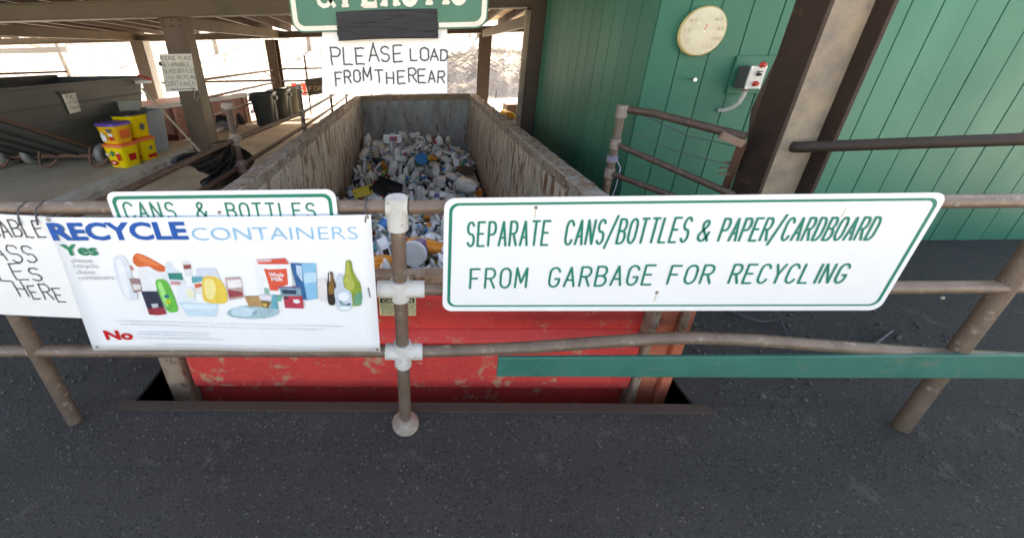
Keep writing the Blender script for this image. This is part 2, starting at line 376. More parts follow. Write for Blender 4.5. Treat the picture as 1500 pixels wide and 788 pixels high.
g = MB().box(TX0-.2,TX0,TY0,TY1,TZ,-.02); g.box(TX1,TX1+.2,TY0,TY1,TZ,-.02); g.box(TX0-.2,TX1+.2,TY0-.2,TY0,TZ,-.02)
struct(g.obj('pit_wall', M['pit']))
g = MB().box(-9,6,-4,TY0,-.35,0); struct(g.obj('pavement', M['asphalt']))
g = MB().box(TX1,6,TY0,9.5,-.35,-.004); struct(g.obj('pavement', M['asphalt']))
g = MB().box(-4.55,TX0,TY0+1.0,10.4,-.35,0); struct(g.obj('loading_deck', M['concrete']))
g = MB().box(-9,TX0,TY0,TY0+1.0,-.35,-.003); struct(g.obj('pavement', M['asphalt']))
# raised slab with its rough curb edge
g = MB().box(-12,-4.02,2.2,6.4,-.3,.15); struct(g.obj('raised_slab', M['concrete']))
g = MB(); rr = random.Random(3); n = 46
vs = []
for i in range(n+1):
    y = 2.2+4.2*i/n; e = .012*rr.uniform(-1, 1); e2 = .018*rr.uniform(-1, 1)
    vs += [(-4.02,y,-.2),(-4.02,y,.153+e*.2),(-3.83+e,y,.155+e2*.4),(-3.78+e2,y,.12+e),(-3.76+e,y,-.2)]
g.add(vs, [(i*5+k,(i+1)*5+k,(i+1)*5+k+1,i*5+k+1) for i in range(n) for k in range(4)]); g.add([vs[k] for k in range(5)], [(0,1,2,3,4)])
struct(g.obj('curb', M['curb']))
# hillside
g = MB(); nx, ny = 80, 40; vs = []
for j in range(ny+1):
    for i in range(nx+1):
        x = -90+180*i/nx; y = 19+90*(j/ny)**1.4; t = max(0, y-19)
        z = -.32+min(16, t*.34)*(1-.12*math.sin(x*.05))+noise.noise(Vector((x*.12,y*.12,0)))*min(1.2, t*.12)
        vs.append((x,y,z))
g.add(vs, [(j*(nx+1)+i, j*(nx+1)+i+1, (j+1)*(nx+1)+i+1, (j+1)*(nx+1)+i) for j in range(ny) for i in range(nx)], 0, True)
struct(g.obj('hillside', M['hill']))
def hz(x, y):
    t = max(0, y-19); return -.32+min(16, t*.34)*(1-.12*math.sin(x*.05))+noise.noise(Vector((x*.12,y*.12,0)))*min(1.2, t*.12)

# leafless trees
def branch(mb, p, d, L, r, depth, rnd):
    pts = [p]; q = p; dd = d.copy()
    for i in range(3):
        dd = (dd+Vector((rnd.uniform(-1,1), rnd.uniform(-1,1), rnd.uniform(-.3,.8)))*.16).normalized(); q = q+dd*(L/3); pts.append(q)
    mb.tube(pts, r, 5 if depth > 2 else 3, 0, r*.55, False)
    if depth == 0: return
    for k in range(rnd.choice((3,4)) if depth > 1 else 4):
        s = pts[rnd.choice((1,2,3,3))]
        nd = (dd*.7+Vector((rnd.uniform(-1,1), rnd.uniform(-1,1), rnd.uniform(-.2,.9)))*.75).normalized()
        branch(mb, s, nd, L*rnd.uniform(.5,.75), r*.5, depth-1, rnd)
def tree(x, y, h, seed, label, group=None):
    rnd = random.Random(seed); t = thing('bare_tree', label, 'tree', (x,y,hz(x,y)-.1), group)
    base = Vector((x,y,hz(x,y)-.1)); tr = MB(); p = [base]; q = base
    for i in range(4):
        q = q+Vector((rnd.uniform(-.1,.1)*h*.2, rnd.uniform(-.1,.1)*h*.2, h*.2)); p.append(q)
    tr.tube(p, h*.018, 7, 0, h*.008, False); tr.obj('trunk', M['bark'], t)
    b = MB()
    for k in range(9):
        s = p[rnd.choice((1,2,2,3,3,4,4))]
        branch(b, s, Vector((rnd.uniform(-1,1), rnd.uniform(-1,1), rnd.uniform(.3,1.2))).normalized(), h*rnd.uniform(.2,.38), h*.007, 3, rnd)
    b.obj('branches', M['bark'], t)
TR = [(-30,24,9),(-24,27,8),(-20.5,22,7),(-16,29,10),(-12.5,24,8),(-9.5,31,9),(-7,25,8),(-4.5,28,9),(-2,33,10),(1.8,34,9),(4.5,31,8),(6.8,36,10),(-27,33,10),(-14,36,11)]
ORDT = ['leftmost','second','third','fourth','fifth','sixth','seventh','eighth','ninth','tenth','eleventh','twelfth','thirteenth','rightmost']
TR.sort(key=lambda q: q[0]/q[1])
for i, (x, y, h) in enumerate(TR):
    tree(x, y, h, 40+i, ORDT[i]+' pale leafless tree, counted from the left, on the bright slope beyond the shed', 'leafless trees on the slope beyond the shed')
# undergrowth and the heap of dead brush
b = MB(); rnd = random.Random(11)
for i in range(2600):
    x = rnd.uniform(-38, 12); y = rnd.uniform(20.5, 36); z = hz(x,y)-.05
    L = rnd.uniform(.6, 2.6); d = Vector((rnd.uniform(-.5,.5), rnd.uniform(-.5,.5), 1)).normalized()
    p = Vector((x,y,z)); q = p+d*L*.5; e = q+(d+Vector((rnd.uniform(-.5,.5), rnd.uniform(-.5,.5), 0))).normalized()*L*.5
    b.tube([p,q,e], .014, 3, 0, .005, False)
    b.tube([q, q+(d+Vector((rnd.uniform(-1,1), rnd.uniform(-1,1), .2))).normalized()*L*.35], .008, 3, 0, .004, False)
struct(b.obj('undergrowth', M['brush']), 'stuff')
b = MB()
def heapz(x, y):
    return max(0, 1-((x-3.4)/5.2)**2)**.8*max(0, 1-((y-19.0)/3.6)**2)*1.75+.12*noise.noise(Vector((x*1.5,y*1.5,4)))-.32
nx, ny = 44, 30; vs = [(-2+11*i/nx, 15.3+7.4*j/ny, heapz(-2+11*i/nx, 15.3+7.4*j/ny)) for j in range(ny+1) for i in range(nx+1)]
b.add(vs, [(j*(nx+1)+i, j*(nx+1)+i+1, (j+1)*(nx+1)+i+1, (j+1)*(nx+1)+i) for j in range(ny) for i in range(nx)], 0, True)
for i in range(3600):
    x = rnd.uniform(-1.6, 8.6); y = rnd.uniform(15.6, 19.8); z = heapz(x,y)
    a = rnd.uniform(0, math.pi); L = rnd.uniform(.25, .9); d = Vector((math.cos(a), math.sin(a)*.6, rnd.uniform(-.15,.45)))
    b.tube([(x,y,z-.02), Vector((x,y,z+.03))+d*L], rnd.uniform(.008,.022), 3, 0, .005, False)
struct(b.obj('brush_heap', M['brush']), 'stuff')

# ================================================================ SHED ROOF ON POSTS
shed = thing('open_shed', 'open brown steel shed roof on posts standing over the container and platform', 'shed', (0,5.6,0))
def hcol(x0, x1, y0, y1, z0, z1, web='y', m=M['steel'], m2=None, t=.02):
    """steel H post; flanges face +-x (web='x' plane) or +-y"""
    p = MB()
    if web == 'y': p.box(x0,x1,y0,y0+t,z0,z1); p.box(x0,x1,y1-t,y1,z0,z1); p.box((x0+x1)/2-t/2,(x0+x1)/2+t/2,y0+t,y1-t,z0,z1)
    else: p.box(x0,x0+t,y0,y1,z0,z1); p.box(x1-t,x1,y0,y1,z0,z1); p.box(x0+t,x1-t,(y0+y1)/2-t/2,(y0+y1)/2+t/2,z0,z1,1)
    return p.obj('post', [m, m2 or m], shed, .003)
def zr(y): return 2.33-(y-5.55)*.028      # underside of rafters
hcol(-3.64,-3.33,5.6,5.85,.0,zr(5.7)-.25,'y',surf('sun_tinted_brown_steel',(.10,.064,.038),(.065,.042,.026),(.15,.09,.05),scale=3,rough=.6,stretch=(1,1,.4),amt3=.6))          # post with the taped notice, light put into a paler copy of its steel
MB().box(-3.352,-3.332,5.622,5.828,.0,zr(5.7)-.27).obj('post_side', M['beam'], shed)  # plate added over the web recess so this side catches light
p = MB()
for z in (2.02,1.95): 
    for x in (-3.6,-3.48,-3.37): p.lathe([(.011,0),(.011,.012)],6,0,Matrix.Translation((x,5.6,z))@Matrix.Rotation(math.pi/2,4,'X'))
p.obj('bolt_heads', M['rafter'], shed)
hcol(-7.42,-7.12,10,10.28,-.3,1.97)
p = MB().box(-7.10,-6.93,10.02,10.05,-.3,1.95); p.obj('post_cladding', M['white'], shed)
hcol(-3.93,-3.68,10.02,10.3,0,1.9)
hcol(1.54,1.82,10,10.28,-.3,1.92)
hcol(1.46,1.79,5.3,5.58,-.004,zr(5.4)-.25)
p = MB().box(1.40,1.46,5.34,5.40,-.004,2.0); p.obj('post_edging', M['steel_tan'], shed)
# near right H post, skylight on its web painted in as tan
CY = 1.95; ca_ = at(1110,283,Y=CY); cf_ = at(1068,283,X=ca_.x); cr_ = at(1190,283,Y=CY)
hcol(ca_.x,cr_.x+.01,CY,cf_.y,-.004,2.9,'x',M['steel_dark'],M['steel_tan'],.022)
MB().hexa([(ca_.x+.005,cf_.y,1.0),(ca_.x+.02,cf_.y,1.0),(ca_.x+.02,cf_.y+.001,1.0),(ca_.x+.005,cf_.y+.001,1.0)],[(ca_.x+.005,cf_.y,1.5),(ca_.x+.02,cf_.y,1.5),(ca_.x+.02,cf_.y+.05,1.2),(ca_.x+.005,cf_.y+.05,1.2)]).obj('gusset', M['steel'], shed)
hcol(-6.6,-6.3,1.95,2.2,0,2.9)
def beam(x0,x1,y0,y1,z0,z1,m=M['beam'],t=.018):
    p = MB(); long_x = (x1-x0) > (y1-y0)
    p.box(x0,x1,y0,y1,z0,z0+t); p.box(x0,x1,y0,y1,z1-t,z1)
    if long_x: p.box(x0,x1,y0+.03,y0+.05,z0+t,z1-t)
    else: p.box((x0+x1)/2-.01,(x0+x1)/2+.01,y0,y1,z0+t,z1-t)
    return p.obj('beam', m, shed, .002)
beam(-12,4.5,5.5,5.72,2.055,2.275)
beam(-3.0+-9,4.5,10.02,10.2,1.93,2.08)
beam(-12,4.5,1.95,2.15,2.9,3.1)
for x in (-7.2,-2.4,2.1): MB().box(x,x+.08,2.16,2.5,2.72,2.9).obj('bracket', M['steel'], shed)
# beams running back, boxed tan face
for x, z0, z1, ya, yb in ((-3.6,1.93,2.11,5.74,10.9),(-7.28,1.95,2.13,1.75,10.9),(1.62,1.84,2.0,5.6,10.9)):
    p = MB().box(x-.05,x+.05,ya,yb,z0,z1); p.obj('beam', M['beam'], shed, .004)
p = MB().box(-13,-9.6,10.3,10.5,1.72,1.86); p.obj('beam', M['elec'], shed)
# rafters and roof boards
x = -11.9
while x < 4.4:
    MB().hexa([(x,2.35,2.55),(x+.07,2.35,2.55),(x+.07,11,2.12),(x,11,2.12)],[(x,2.35,2.7125),(x+.07,2.35,2.7125),(x+.07,11,2.28),(x,11,2.28)]).obj('rafter', M['rafter'], shed)
    x += .52
y = 2.3; i = 0
while y < 11.2:
    za = 2.785-(y-1.0)*.05; zb = za-.29*.05
    MB().hexa([(-12,y,za),(4.5,y,za),(4.5,y+.29,zb),(-12,y+.29,zb)],[(-12,y,za+.03),(4.5,y,za+.03),(4.5,y+.29,zb+.03),(-12,y+.29,zb+.03)]).obj('roof_board', M['deckwood'], shed)
    y += .3

# ================================================================ GREEN BUILDING
gb = thing('green_building', 'green vertical board shed building beside the container on the right', 'building', (1.6,2.8,0))
def plank(x0,x1,y0,y1,z0,z1,m): return MB().box(x0,x1,y0,y1,z0,z1).obj('plank', m, gb, .003)
PW = .203; rnd = random.Random(5)
i = 0; y = 2.80
while y < 5.2:
    e = rnd.uniform(0,.0015); plank(1.61+e,1.63,y+.004,min(y+PW-.004,5.2),-.004,2.5,M['green_side']); y += PW
x = 1.612; 
while x < 6:
    e = rnd.uniform(0,.0015); plank(x+.003,x+PW-.003,2.78+e,2.80,-.004,2.55,M['green_siding']); x += PW
MB().box(1.64,6,2.81,5.2,-.004,2.5).obj('wall', M['groove'], gb)
# small raised panel behind the switch box
P = [at(1063,137,Y=2.77), at(1118,137,Y=2.77), at(1078,84,Y=2.77)]
MB().box(2.205,2.52,2.762,2.778,1.215,1.467).obj('mounting_panel', M['green_siding'], gb, .003)

# ================================================================ CONTAINER
co = thing('rolloff_container', 'long rusty open steel container with red front full of bottles', 'container', (-.1,1.4,-.9))
XL, XR, YF, YB, ZR, ZB = -1.2, 1.003, 1.42, 7.55, .735, -.88
# walls with welded sheets
for nm, xi, s in (('side_wall', XL, -1), ('side_wall', XR, 1)):
    k = 0; y = YF
    while y < YB-.01:
        y1 = min(y+1.22, YB); e = .002*(k % 2)
        MB().box(min(xi+s*e, xi+s*.008), max(xi+s*e, xi+s*.008), y+.003, y1-.003, ZB, ZR-.004).obj('wall_sheet', M['bin_wall'], co); y = y1; k += 1
        MB().box(min(xi,xi+s*.012)-.0, max(xi,xi+s*.012), y-.008, y+.006, ZB, ZR-.01).obj('weld_seam', M['rust'], co)
# hollow rim rails with dents
for xi, s in ((XL, -1), (XR, 1)):
    n = 60; vs = []; rr = random.Random(9+s)
    for i in range(n+1):
        y = YF+(YB+.06-YF)*i/n; a = rr.uniform(-1,1)*.005; b2 = rr.uniform(-1,1)*.006; c = rr.uniform(-1,1)*.004
        x0, x1 = xi-s*.008+a, xi+s*.125+b2
        vs += [(x0,y,ZR-.09),(x0,y,ZR-.012+c),(x0+s*.012,y,ZR+c),(x1-s*.012,y,ZR+.004-c),(x1,y,ZR-.012),(x1,y,ZR-.10)]
    fs = [(i*6+k,(i+1)*6+k,(i+1)*6+(k+1) % 6,i*6+(k+1) % 6) for i in range(n) for k in range(6)]+[(0,1,2,3,4,5),tuple(n*6+k for k in range(6))]
    MB().add(vs, fs).obj('rim_rail', M['rim'], co)
    p = MB(); rr = random.Random(2+s)
    for i in range(16):   # lifted flakes of steel and rust lumps on the rim
        y = 1.8+i*.34+rr.uniform(-.1,.1); ln = rr.uniform(.05,.16); x0 = xi+s*rr.uniform(.05,.1)
        p.hexa([(x0-.02,y,ZR),(x0+.025,y+.01,ZR),(x0+.02,y+ln,ZR),(x0-.018,y+ln,ZR)],[(x0-.015,y,ZR+.010),(x0+.02,y+.01,ZR+.014),(x0+.015,y+ln,ZR+.010),(x0-.01,y+ln,ZR+.014)])
    struct(p.obj('rust_flakes', M['rust'], co), 'stuff')
# outside stakes
y = 1.9
while y < 7.5:
    MB().box(XL-.12,XL-.010,y,y+.08,ZB,ZR-.11).obj('side_stake', M['red'], co); MB().box(XR+.010,XR+.12,y,y+.08,ZB,ZR-.11).obj('side_stake', M['red'], co); y += .62
MB().box(XL-.1,XR+.1,YB+.001,YB+.03,ZB,ZR-.11).obj('end_wall', M['bin_wall_end'], co)
MB().box(XL+.0,XR-.0,YB+.0015,YB+.08,ZR-.1095,ZR+.008).obj('end_rim', M['rust'], co, .004)
MB().box(XL,XR,YF+.05,YB-.01,ZB-.08,ZB).obj('container_floor', M['rust'], co)
# front: rust rim, red panel, lower lip, corner posts
FY = 1.40
MB().box(XL,XR+.05,FY-.015,FY+.055,.565,.61).obj('front_rim', M['rust'], co, .006)
MB().box(XL-.02,XR+.06,FY+.006,FY+.03,-.30,.564).obj('front_panel', M['red'], co)
MB().hexa([(XL,FY-.05,.245),(XR+.04,FY-.05,.245),(XR+.04,FY+.005,.225),(XL,FY+.005,.225)],[(XL,FY-.05,.262),(XR+.04,FY-.05,.262),(XR+.04,FY+.005,.29),(XL,FY+.005,.29)]).obj('front_lip', M['red'], co, .004)
MB().box(XL,XR+.04,FY-.045,FY+.004,-.05,.22).obj('front_channel', M['red'], co, .004)
for a, b in ((1.055,1.085),(XL-.13,XL-.03)):
    MB().box(a,b,FY-.06,FY+.04,ZB,.60).obj('corner_post', M['rust'], co, .006)
MB().box(1.086,1.19,FY-.03,FY+.04,ZB,.60).obj('corner_post', M['orange_red'], co, .005)
MB().box(1.192,1.24,FY-.055,FY+.03,ZB,.62).obj('corner_post', M['orange_red'], co, .005)
MB().tube([(1.2,FY-.05,.45),(1.2,FY-.05,.30)], .018, 8).obj('hinge_pin', M['rust'], co)
# caution label on the red panel
lb = MB(); slab(rrect(-.205,-.028,.372,.482,.008,3), FY+.003, .002, lb); L0 = lb.obj('caution_label', M['caution'], co)
MB().add([(-.198,FY+.0022,.448),(-.035,FY+.0022,.448),(-.035,FY+.0022,.476),(-.198,FY+.0022,.476)], [(0,1,2,3)]).obj('label_band', M['marker'], L0)
ftext(L0, 'CAUTION', -.188,-.045,.4525,.019,FY+.0018,M['caution'],.03)
p = MB()
for k in range(5):
    z = .437-.0125*k; xx = -.195; rr = random.Random(k)
    while xx < -.045:
        l = rr.uniform(.01,.026); p.add([(xx,FY+.0022,z-.0035),(xx+l,FY+.0022,z-.0035),(xx+l,FY+.0022,z),(xx,FY+.0022,z)], [(0,1,2,3)]); xx += l+.005
p.obj('small_print', M['marker_grey'], L0)

# ---------------------------------------------------------------- heap of recyclables
PROF = [(1.45,.46),(1.9,.42),(2.4,.30),(3.0,.10),(4.0,-.22),(4.8,-.40),(5.6,-.36),(6.4,-.24),(7.1,-.13),(7.55,-.10)]
def heap(x, y):
    for (a, za), (b, zb) in zip(PROF, PROF[1:]):
        if a <= y <= b: z = za+(zb-za)*(y-a)/(b-a); break
    else: z = PROF[0][1] if y < 2 else PROF[-1][1]
    u = (x+.1)/1.1
    z -= .16*max(0, abs(u)-.45)**1.2*(1 if y > 3 else .3)
    if y > 6.3 and x > .35: z -= .22*min(1,(y-6.3))*min(1,(x-.35)*2)
    return z+.05*noise.noise(Vector((x*3,y*3,1)))
TM = {}
for nm, c, r, mt, tr in (('clear',(.78,.79,.79),.18,0,.25),('milky',(.82,.80,.74),.4,0,.1),('white',(.86,.86,.84),.4,0,0),('grey',(.42,.42,.41),.45,0,0),('silver',(.5,.5,.5),.3,.9,0),('green',(.05,.26,.10),.3,0,.2),('blue',(.03,.22,.50),.35,0,0),
        ('red',(.52,.04,.03),.35,0,0),('orange',(.80,.26,.02),.35,0,0),('yellow',(.72,.55,.08),.4,0,0),('black',(.02,.02,.022),.4,0,0),('purple',(.14,.07,.27),.4,0,0),('tan',(.36,.27,.17),.5,0,0),('amber',(.13,.05,.02),.2,0,.2),('cream',(.62,.56,.42),.45,0,0),('teal',(.1,.35,.37),.4,0,0),('pink',(.55,.16,.22),.4,0,0)):
    TM[nm] = plain('recyclable_'+nm, c, r, mt, tr, .15)
def crush(me, amt, seed):
    rr = random.Random(seed); fx, fz = rr.uniform(.75,1.05), rr.uniform(.8,1.1)
    for v in me.vertices:
        n = noise.noise_vector(v.co*9+Vector((seed,0,0))); v.co = Vector((v.co.x, v.co.y*fx, v.co.z*fz))+n*amt*.55
    return me
def t_bottle(body, cap, lab, h=.23, r=.034, seed=0):
    m = MB(); m.lathe([(r*.8,0),(r,.012),(r*.9,h*.10),(r,h*.14),(r*.92,h*.19),(r,h*.24),(r,h*.52),(r*.92,h*.56),(r,h*.60),(r*.9,h*.68),(r*.62,h*.80),(r*.40,h*.87),(r*.38,h*.9)],12,0)
    m.lathe([(r*.44,h*.9),(r*.44,h)],8,1); m.lathe([(r*1.02,h*.25),(r*1.02,h*.5)],10,2,None,0,False)
    return crush(m.mesh('plastic_bottle',[TM[body],TM[cap],TM[lab]]),.010,seed)
def t_jug(body, cap, lab, seed=0):
    m = MB(); m.lathe([(.062,0),(.072,.012),(.072,.15),(.06,.19),(.028,.225),(.022,.235)],12,0,None,.8)
    m.lathe([(.024,.235),(.024,.252)],10,1); m.tube([(.062,0,.10),(.095,0,.13),(.09,0,.19),(.03,0,.21)],.012,6,0)
    m.box(-.073,.0,-.076,-.0735,.05,.13,2)
    return crush(m.mesh('milk_jug',[TM[body],TM[cap],TM[lab]]),.014,seed)
def t_tub(body, lid, lab, r=.055, h=.09, seed=0):
    m = MB(); m.lathe([(r*.78,0),(r*.95,h*.95),(r,h)],14,0); m.lathe([(r*1.05,h*.93),(r*1.06,h*1.04),(r*.95,h*1.06)],14,1)
    m.lathe([(r*.83,h*.15),(r*.955,h*.8)],14,2,None,0,False)
    return crush(m.mesh('plastic_tub',[TM[body],TM[lid],TM[lab]]),.004,seed)
def t_lid(body, seed=0, r=.07):
    m = MB(); m.lathe([(r,0),(r*1.02,.012),(r*.9,.014),(r*.86,.008)],16,0); return crush(m.mesh('round_lid',[TM[body]]),.004,seed)
def t_can(body, lab, seed=0):
    m = MB(); m.lathe([(.028,0),(.033,.008),(.033,.105),(.028,.115)],10,0); m.lathe([(.0335,.02),(.0335,.095)],10,1,None,0,False)
    return crush(m.mesh('drink_can',[TM[body],TM[lab]]),.007,seed)
def t_carton(body, lab, seed=0, sx=.05, sy=.05, h=.16):
    m = MB(); m.box(-sx,sx,-sy,sy,0,h); m.add([(-sx,-sy,h),(sx,-sy,h),(sx,sy,h),(-sx,sy,h),(-sx,0,h+.05),(sx,0,h+.05)],[(0,1,5,4),(2,3,4,5),(0,4,3),(1,2,5)])
    m.box(-sx*.7,sx*.7,-sy-.002,-sy,.03,h*.8,1); m.box(-sx*.7,sx*.7,sy,sy+.002,.03,h*.8,1)
    return crush(m.mesh('drink_carton',[TM[body],TM[lab]]),.007,seed)
def t_deterg(body, cap, lab, seed=0):
    m = MB(); m.lathe([(.06,0),(.07,.02),(.07,.14),(.045,.21),(.03,.23)],12,0,None,.5,True,.55); m.lathe([(.032,.23),(.03,.27)],10,1)
    m.tube([(.05,0,.12),(.085,0,.15),(.07,0,.2),(.03,0,.22)],.012,6,0); m.lathe([(.0715,.04),(.0715,.12)],12,2,None,.5,False,.56)
    return crush(m.mesh('detergent_bottle',[TM[body],TM[cap],TM[lab]]),.008,seed)
def t_tray(body, seed=0):
    m = MB(); m.add([(-.08,-.055,0),(.08,-.055,0),(.08,.055,0),(-.08,.055,0),(-.095,-.07,.035),(.095,-.07,.035),(.095,.07,.035),(-.095,.07,.035),(-.105,-.08,.034),(.105,-.08,.034),(.105,.08,.034),(-.105,.08,.034)],
        [(0,1,2,3),(0,4,5,1),(1,5,6,2),(2,6,7,3),(3,7,4,0),(4,8,9,5),(5,9,10,6),(6,10,11,7),(7,11,8,4)])
    return crush(m.mesh('food_tray',[TM[body]]),.012,seed)
def t_bag(body, seed=0):
    m = MB(); n = 10; vs = [(.10*(i/n-.5)*2, .08*(j/n-.5)*2, .05*noise.noise(Vector((i*.7+seed,j*.7,0)))+.04) for j in range(n+1) for i in range(n+1)]
    m.add(vs,[(j*(n+1)+i,j*(n+1)+i+1,(j+1)*(n+1)+i+1,(j+1)*(n+1)+i) for j in range(n) for i in range(n)],0,True)
    return crush(m.mesh('film_wrapper',[TM[body]]),.03,seed)
KIND = []   # (mesh, label, category, weight, name)
def K(me, label, cat, wt): KIND.append((me, label, cat, wt, me.name.split('.')[0]))
for s in range(3):
    K(t_jug('milky','white','white',s+1),'translucent milk jug lying in the container heap','jug',5)
    K(t_bottle('clear','white','clear',.23,.034,s+5),'clear water bottle with white cap in the container heap','bottle',7)
K(t_jug('milky','blue','blue',7),'milky jug with blue cap in the heap','jug',2)
K(t_jug('white','red','red',8),'white jug with red cap and label in the heap','jug',2)
K(t_bottle('clear','blue','blue',.22,.033,3),'clear bottle with blue cap and blue label in the heap','bottle',4)
K(t_bottle('clear','red','red',.21,.035,4),'clear bottle with red label in the heap','bottle',2)
K(t_bottle('green','green','yellow',.24,.035,9),'green plastic bottle in the container heap','bottle',1)
K(t_bottle('white','white','teal',.19,.038,10),'white bottle with teal label in the heap','bottle',5)
K(t_bottle('amber','black','cream',.2,.032,10),'dark amber bottle in the container heap','bottle',1)
K(t_bottle('white','purple','purple',.2,.036,12),'white bottle with purple cap in the heap','bottle',2)
K(t_tub('white','white','grey',.055,.09,1),'plain white food tub in the container heap','tub',7)
K(t_tub('white','clear','blue',.05,.1,2),'white tub with blue print in the heap','tub',3)
K(t_tub('white','grey','teal',.045,.07,2),'small white tub with teal print in the heap','tub',2)
K(t_tub('cream','cream','yellow',.06,.08,3),'cream coloured margarine tub in the heap','tub',3)
K(t_tub('milky','white','pink',.05,.08,6),'milky tub with pink print in the heap','tub',2)
K(t_lid('white',1),'round white lid lying on the heap','lid',3)
K(t_lid('clear',2,.06),'round clear lid lying on the heap','lid',3)
K(t_lid('black',2,.08),'round black lid lying on the heap','lid',1)
K(t_can('silver','grey',1),'crushed bare metal can in the heap','can',4)
K(t_can('silver','red',2),'crushed red and silver can in the heap','can',1)
K(t_can('silver','blue',3),'crushed blue and silver can in the heap','can',1)
K(t_carton('white','teal',1),'white carton with teal print in the heap','carton',2)
K(t_carton('cream','tan',2),'cream carton with tan print in the heap','carton',2)
K(t_carton('white','black',3,.03,.03,.13),'small white carton with black print in the heap','carton',2)
K(t_deterg('white','blue','blue',1),'white detergent bottle with blue cap in the heap','bottle',1)
K(t_deterg('orange','orange','yellow',2),'orange detergent bottle in the heap','bottle',.4)
K(t_deterg('white','grey','grey',3),'white cleaner bottle with grey label in the heap','bottle',2)
K(t_tray('clear',1),'clear clamshell food tray in the heap','tray',6)
K(t_tray('black',2),'black plastic food tray in the heap','tray',2.5)
K(t_tray('white',3),'white food tray in the heap','tray',2)
K(t_bag('clear',1),'crumpled clear wrapper on the heap','wrapper',3)
K(t_bag('white',2),'crumpled white wrapper on the heap','wrapper',2)
K(t_bag('grey',3),'crumpled grey wrapper on the heap','wrapper',2)
WT = [k[3] for k in KIND]
# body of the heap and the small crushed pieces too many to count
b = MB(); nx, ny = 40, 90
vs = [(-1.19+2.185*i/nx, 1.46+6.07*j/ny, heap(-1.19+2.185*i/nx, 1.46+6.07*j/ny)-.07) for j in range(ny+1) for i in range(nx+1)]
b.add(vs, [(j*(nx+1)+i, j*(nx+1)+i+1, (j+1)*(nx+1)+i+1, (j+1)*(nx+1)+i) for j in range(ny) for i in range(nx)], 5, True)
rnd = random.Random(21)
cols = ['clear','milky','white','grey','silver','black','tan','teal','cream','blue','red','green','yellow','orange','purple','pink']
cw = [16,13,20,8,9,6,3,2.5,5,2.4,2,1.2,1.6,1,.8,.9]
def randrot(r): return Matrix.Rotation(r.uniform(0,6.28),4,'Z')@Matrix.Rotation(r.gauss(0,.9)+1.2,4,'X')@Matrix.Rotation(r.uniform(0,6.28),4,'Z')
for i in range(4600):
    y = rnd.choice((rnd.uniform(1.5,2.6), rnd.uniform(3.6,7.5), rnd.uniform(3.6,7.5), rnd.uniform(2.5,4.2))); x = rnd.uniform(-1.15,.95); c = rnd.choices(range(len(cols)),cw)[0]
    mt = Matrix.Translation((x,y,heap(x,y)+rnd.uniform(-.08,-.02)))@randrot(rnd)@Matrix.Scale(rnd.uniform(.45,.95),4)
    k = rnd.random()
    if k < .3: b.lathe([(.022,0),(.03,.01),(.03,.09),(.012,.13)],7,c,mt)
    elif k < .5: b.lathe([(.03,0),(.045,.06),(.047,.062)],9,c,mt)
    elif k < .65: b.box(-.04,.04,-.025,.025,-.01,.05,c,mt)
    elif k < .8: b.add([(-.06,-.04,0),(.05,-.05,.015),(.065,.04,-.01),(-.05,.05,.02),(0,0,.03)],[(0,1,4),(1,2,4),(2,3,4),(3,0,4)],c,False,mt)
    else: b.lathe([(.04,0),(.042,.008)],10,c,mt)
struct(b.obj('mixed_recyclables', [TM[c] for c in cols]), 'stuff')
# the 290 pieces that show largest, each an object
GR = 'bottles, tubs and cans heaped in the container'
LM = [((-.62,6.9),'by the red square carton'),((.1,5.75),'by the bright blue tub'),((.66,5.3),'by the big black lid'),((-.4,4.45),'by the black crate'),((-.75,4.4),'by the yellow tray'),((.65,4.85),'by the teal labelled jug'),
      ((.1,1.95),'by the purple tub'),((-.02,2.05),'by the front rail post'),((.35,7.2),'near the back right corner'),((-.9,7.2),'near the back left corner'),((-1.0,5.4),'along the left wall'),((-1.0,6.3),'far along left wall'),((.85,6.2),'far along right wall'),((-.1,6.5),'high in the middle'),((-.35,5.3),'in the middle'),((.1,4.4),'low in the middle')]
def zone(x, y): return min(LM, key=lambda q: (q[0][0]-x)**2+((q[0][1]-y)*.7)**2)[1]
ORD = ['leftmost','second from left','third from left','fourth from left','fifth from left','sixth from left','seventh from left','eighth from left','ninth from left','tenth from left']+['one of many']*40
def rank(objs, fmt):
    """tell alike things apart by their order from left to right"""
    d = {}
    for o in objs: d.setdefault(o['label'], []).append(o)
    for l, L in d.items():
        if len(L) < 2: continue
        L.sort(key=lambda o: o.matrix_world.translation.x/max(.5, o.matrix_world.translation.y))
        for i, o in enumerate(L): o['label'] = fmt(l, 'rightmost' if i == len(L)-1 else ORD[i])
def place(me, name, label, cat, x, y, dz, rot, sc=1):
    o = bpy.data.objects.new(name, me); COL.objects.link(o)
    o.matrix_world = Matrix.Translation((x,y,heap(x,y)+dz))@rot@Matrix.Translation((0,0,-.06))@Matrix.Scale(sc,4)
    return tag(o, label, cat, GR)
items = []; pos = []
tries = 0
while len(pos) < 282 and tries < 40000:
    tries += 1
    y = rnd.uniform(1.6,2.5) if len(pos) < 24 and tries < 3000 else rnd.uniform(4.0,7.45); x = rnd.uniform(-1.06,.86)
    if y < 3 and not -.55 < x < .35: continue
    if all((x-a)**2+(y-c)**2 > .0150 for a, c in pos) and not (y < 2.3 and -.2 < x < .12): pos.append((x,y))
for (x,y) in pos:
    me, lab, cat, _, nm = rnd.choices(KIND, WT)[0]
    for tail in (' lying in the container heap',' in the container heap',' lying on the heap',' on the heap',' in the heap'): lab = lab.replace(tail,'')
    items.append(place(me, nm, lab+' '+zone(x,y), cat, x, y, rnd.uniform(.01,.06), randrot(rnd), rnd.uniform(.65,.95) if y < 3 else rnd.uniform(.72,1.15)))
rank(items, lambda l, r: l+', '+r)
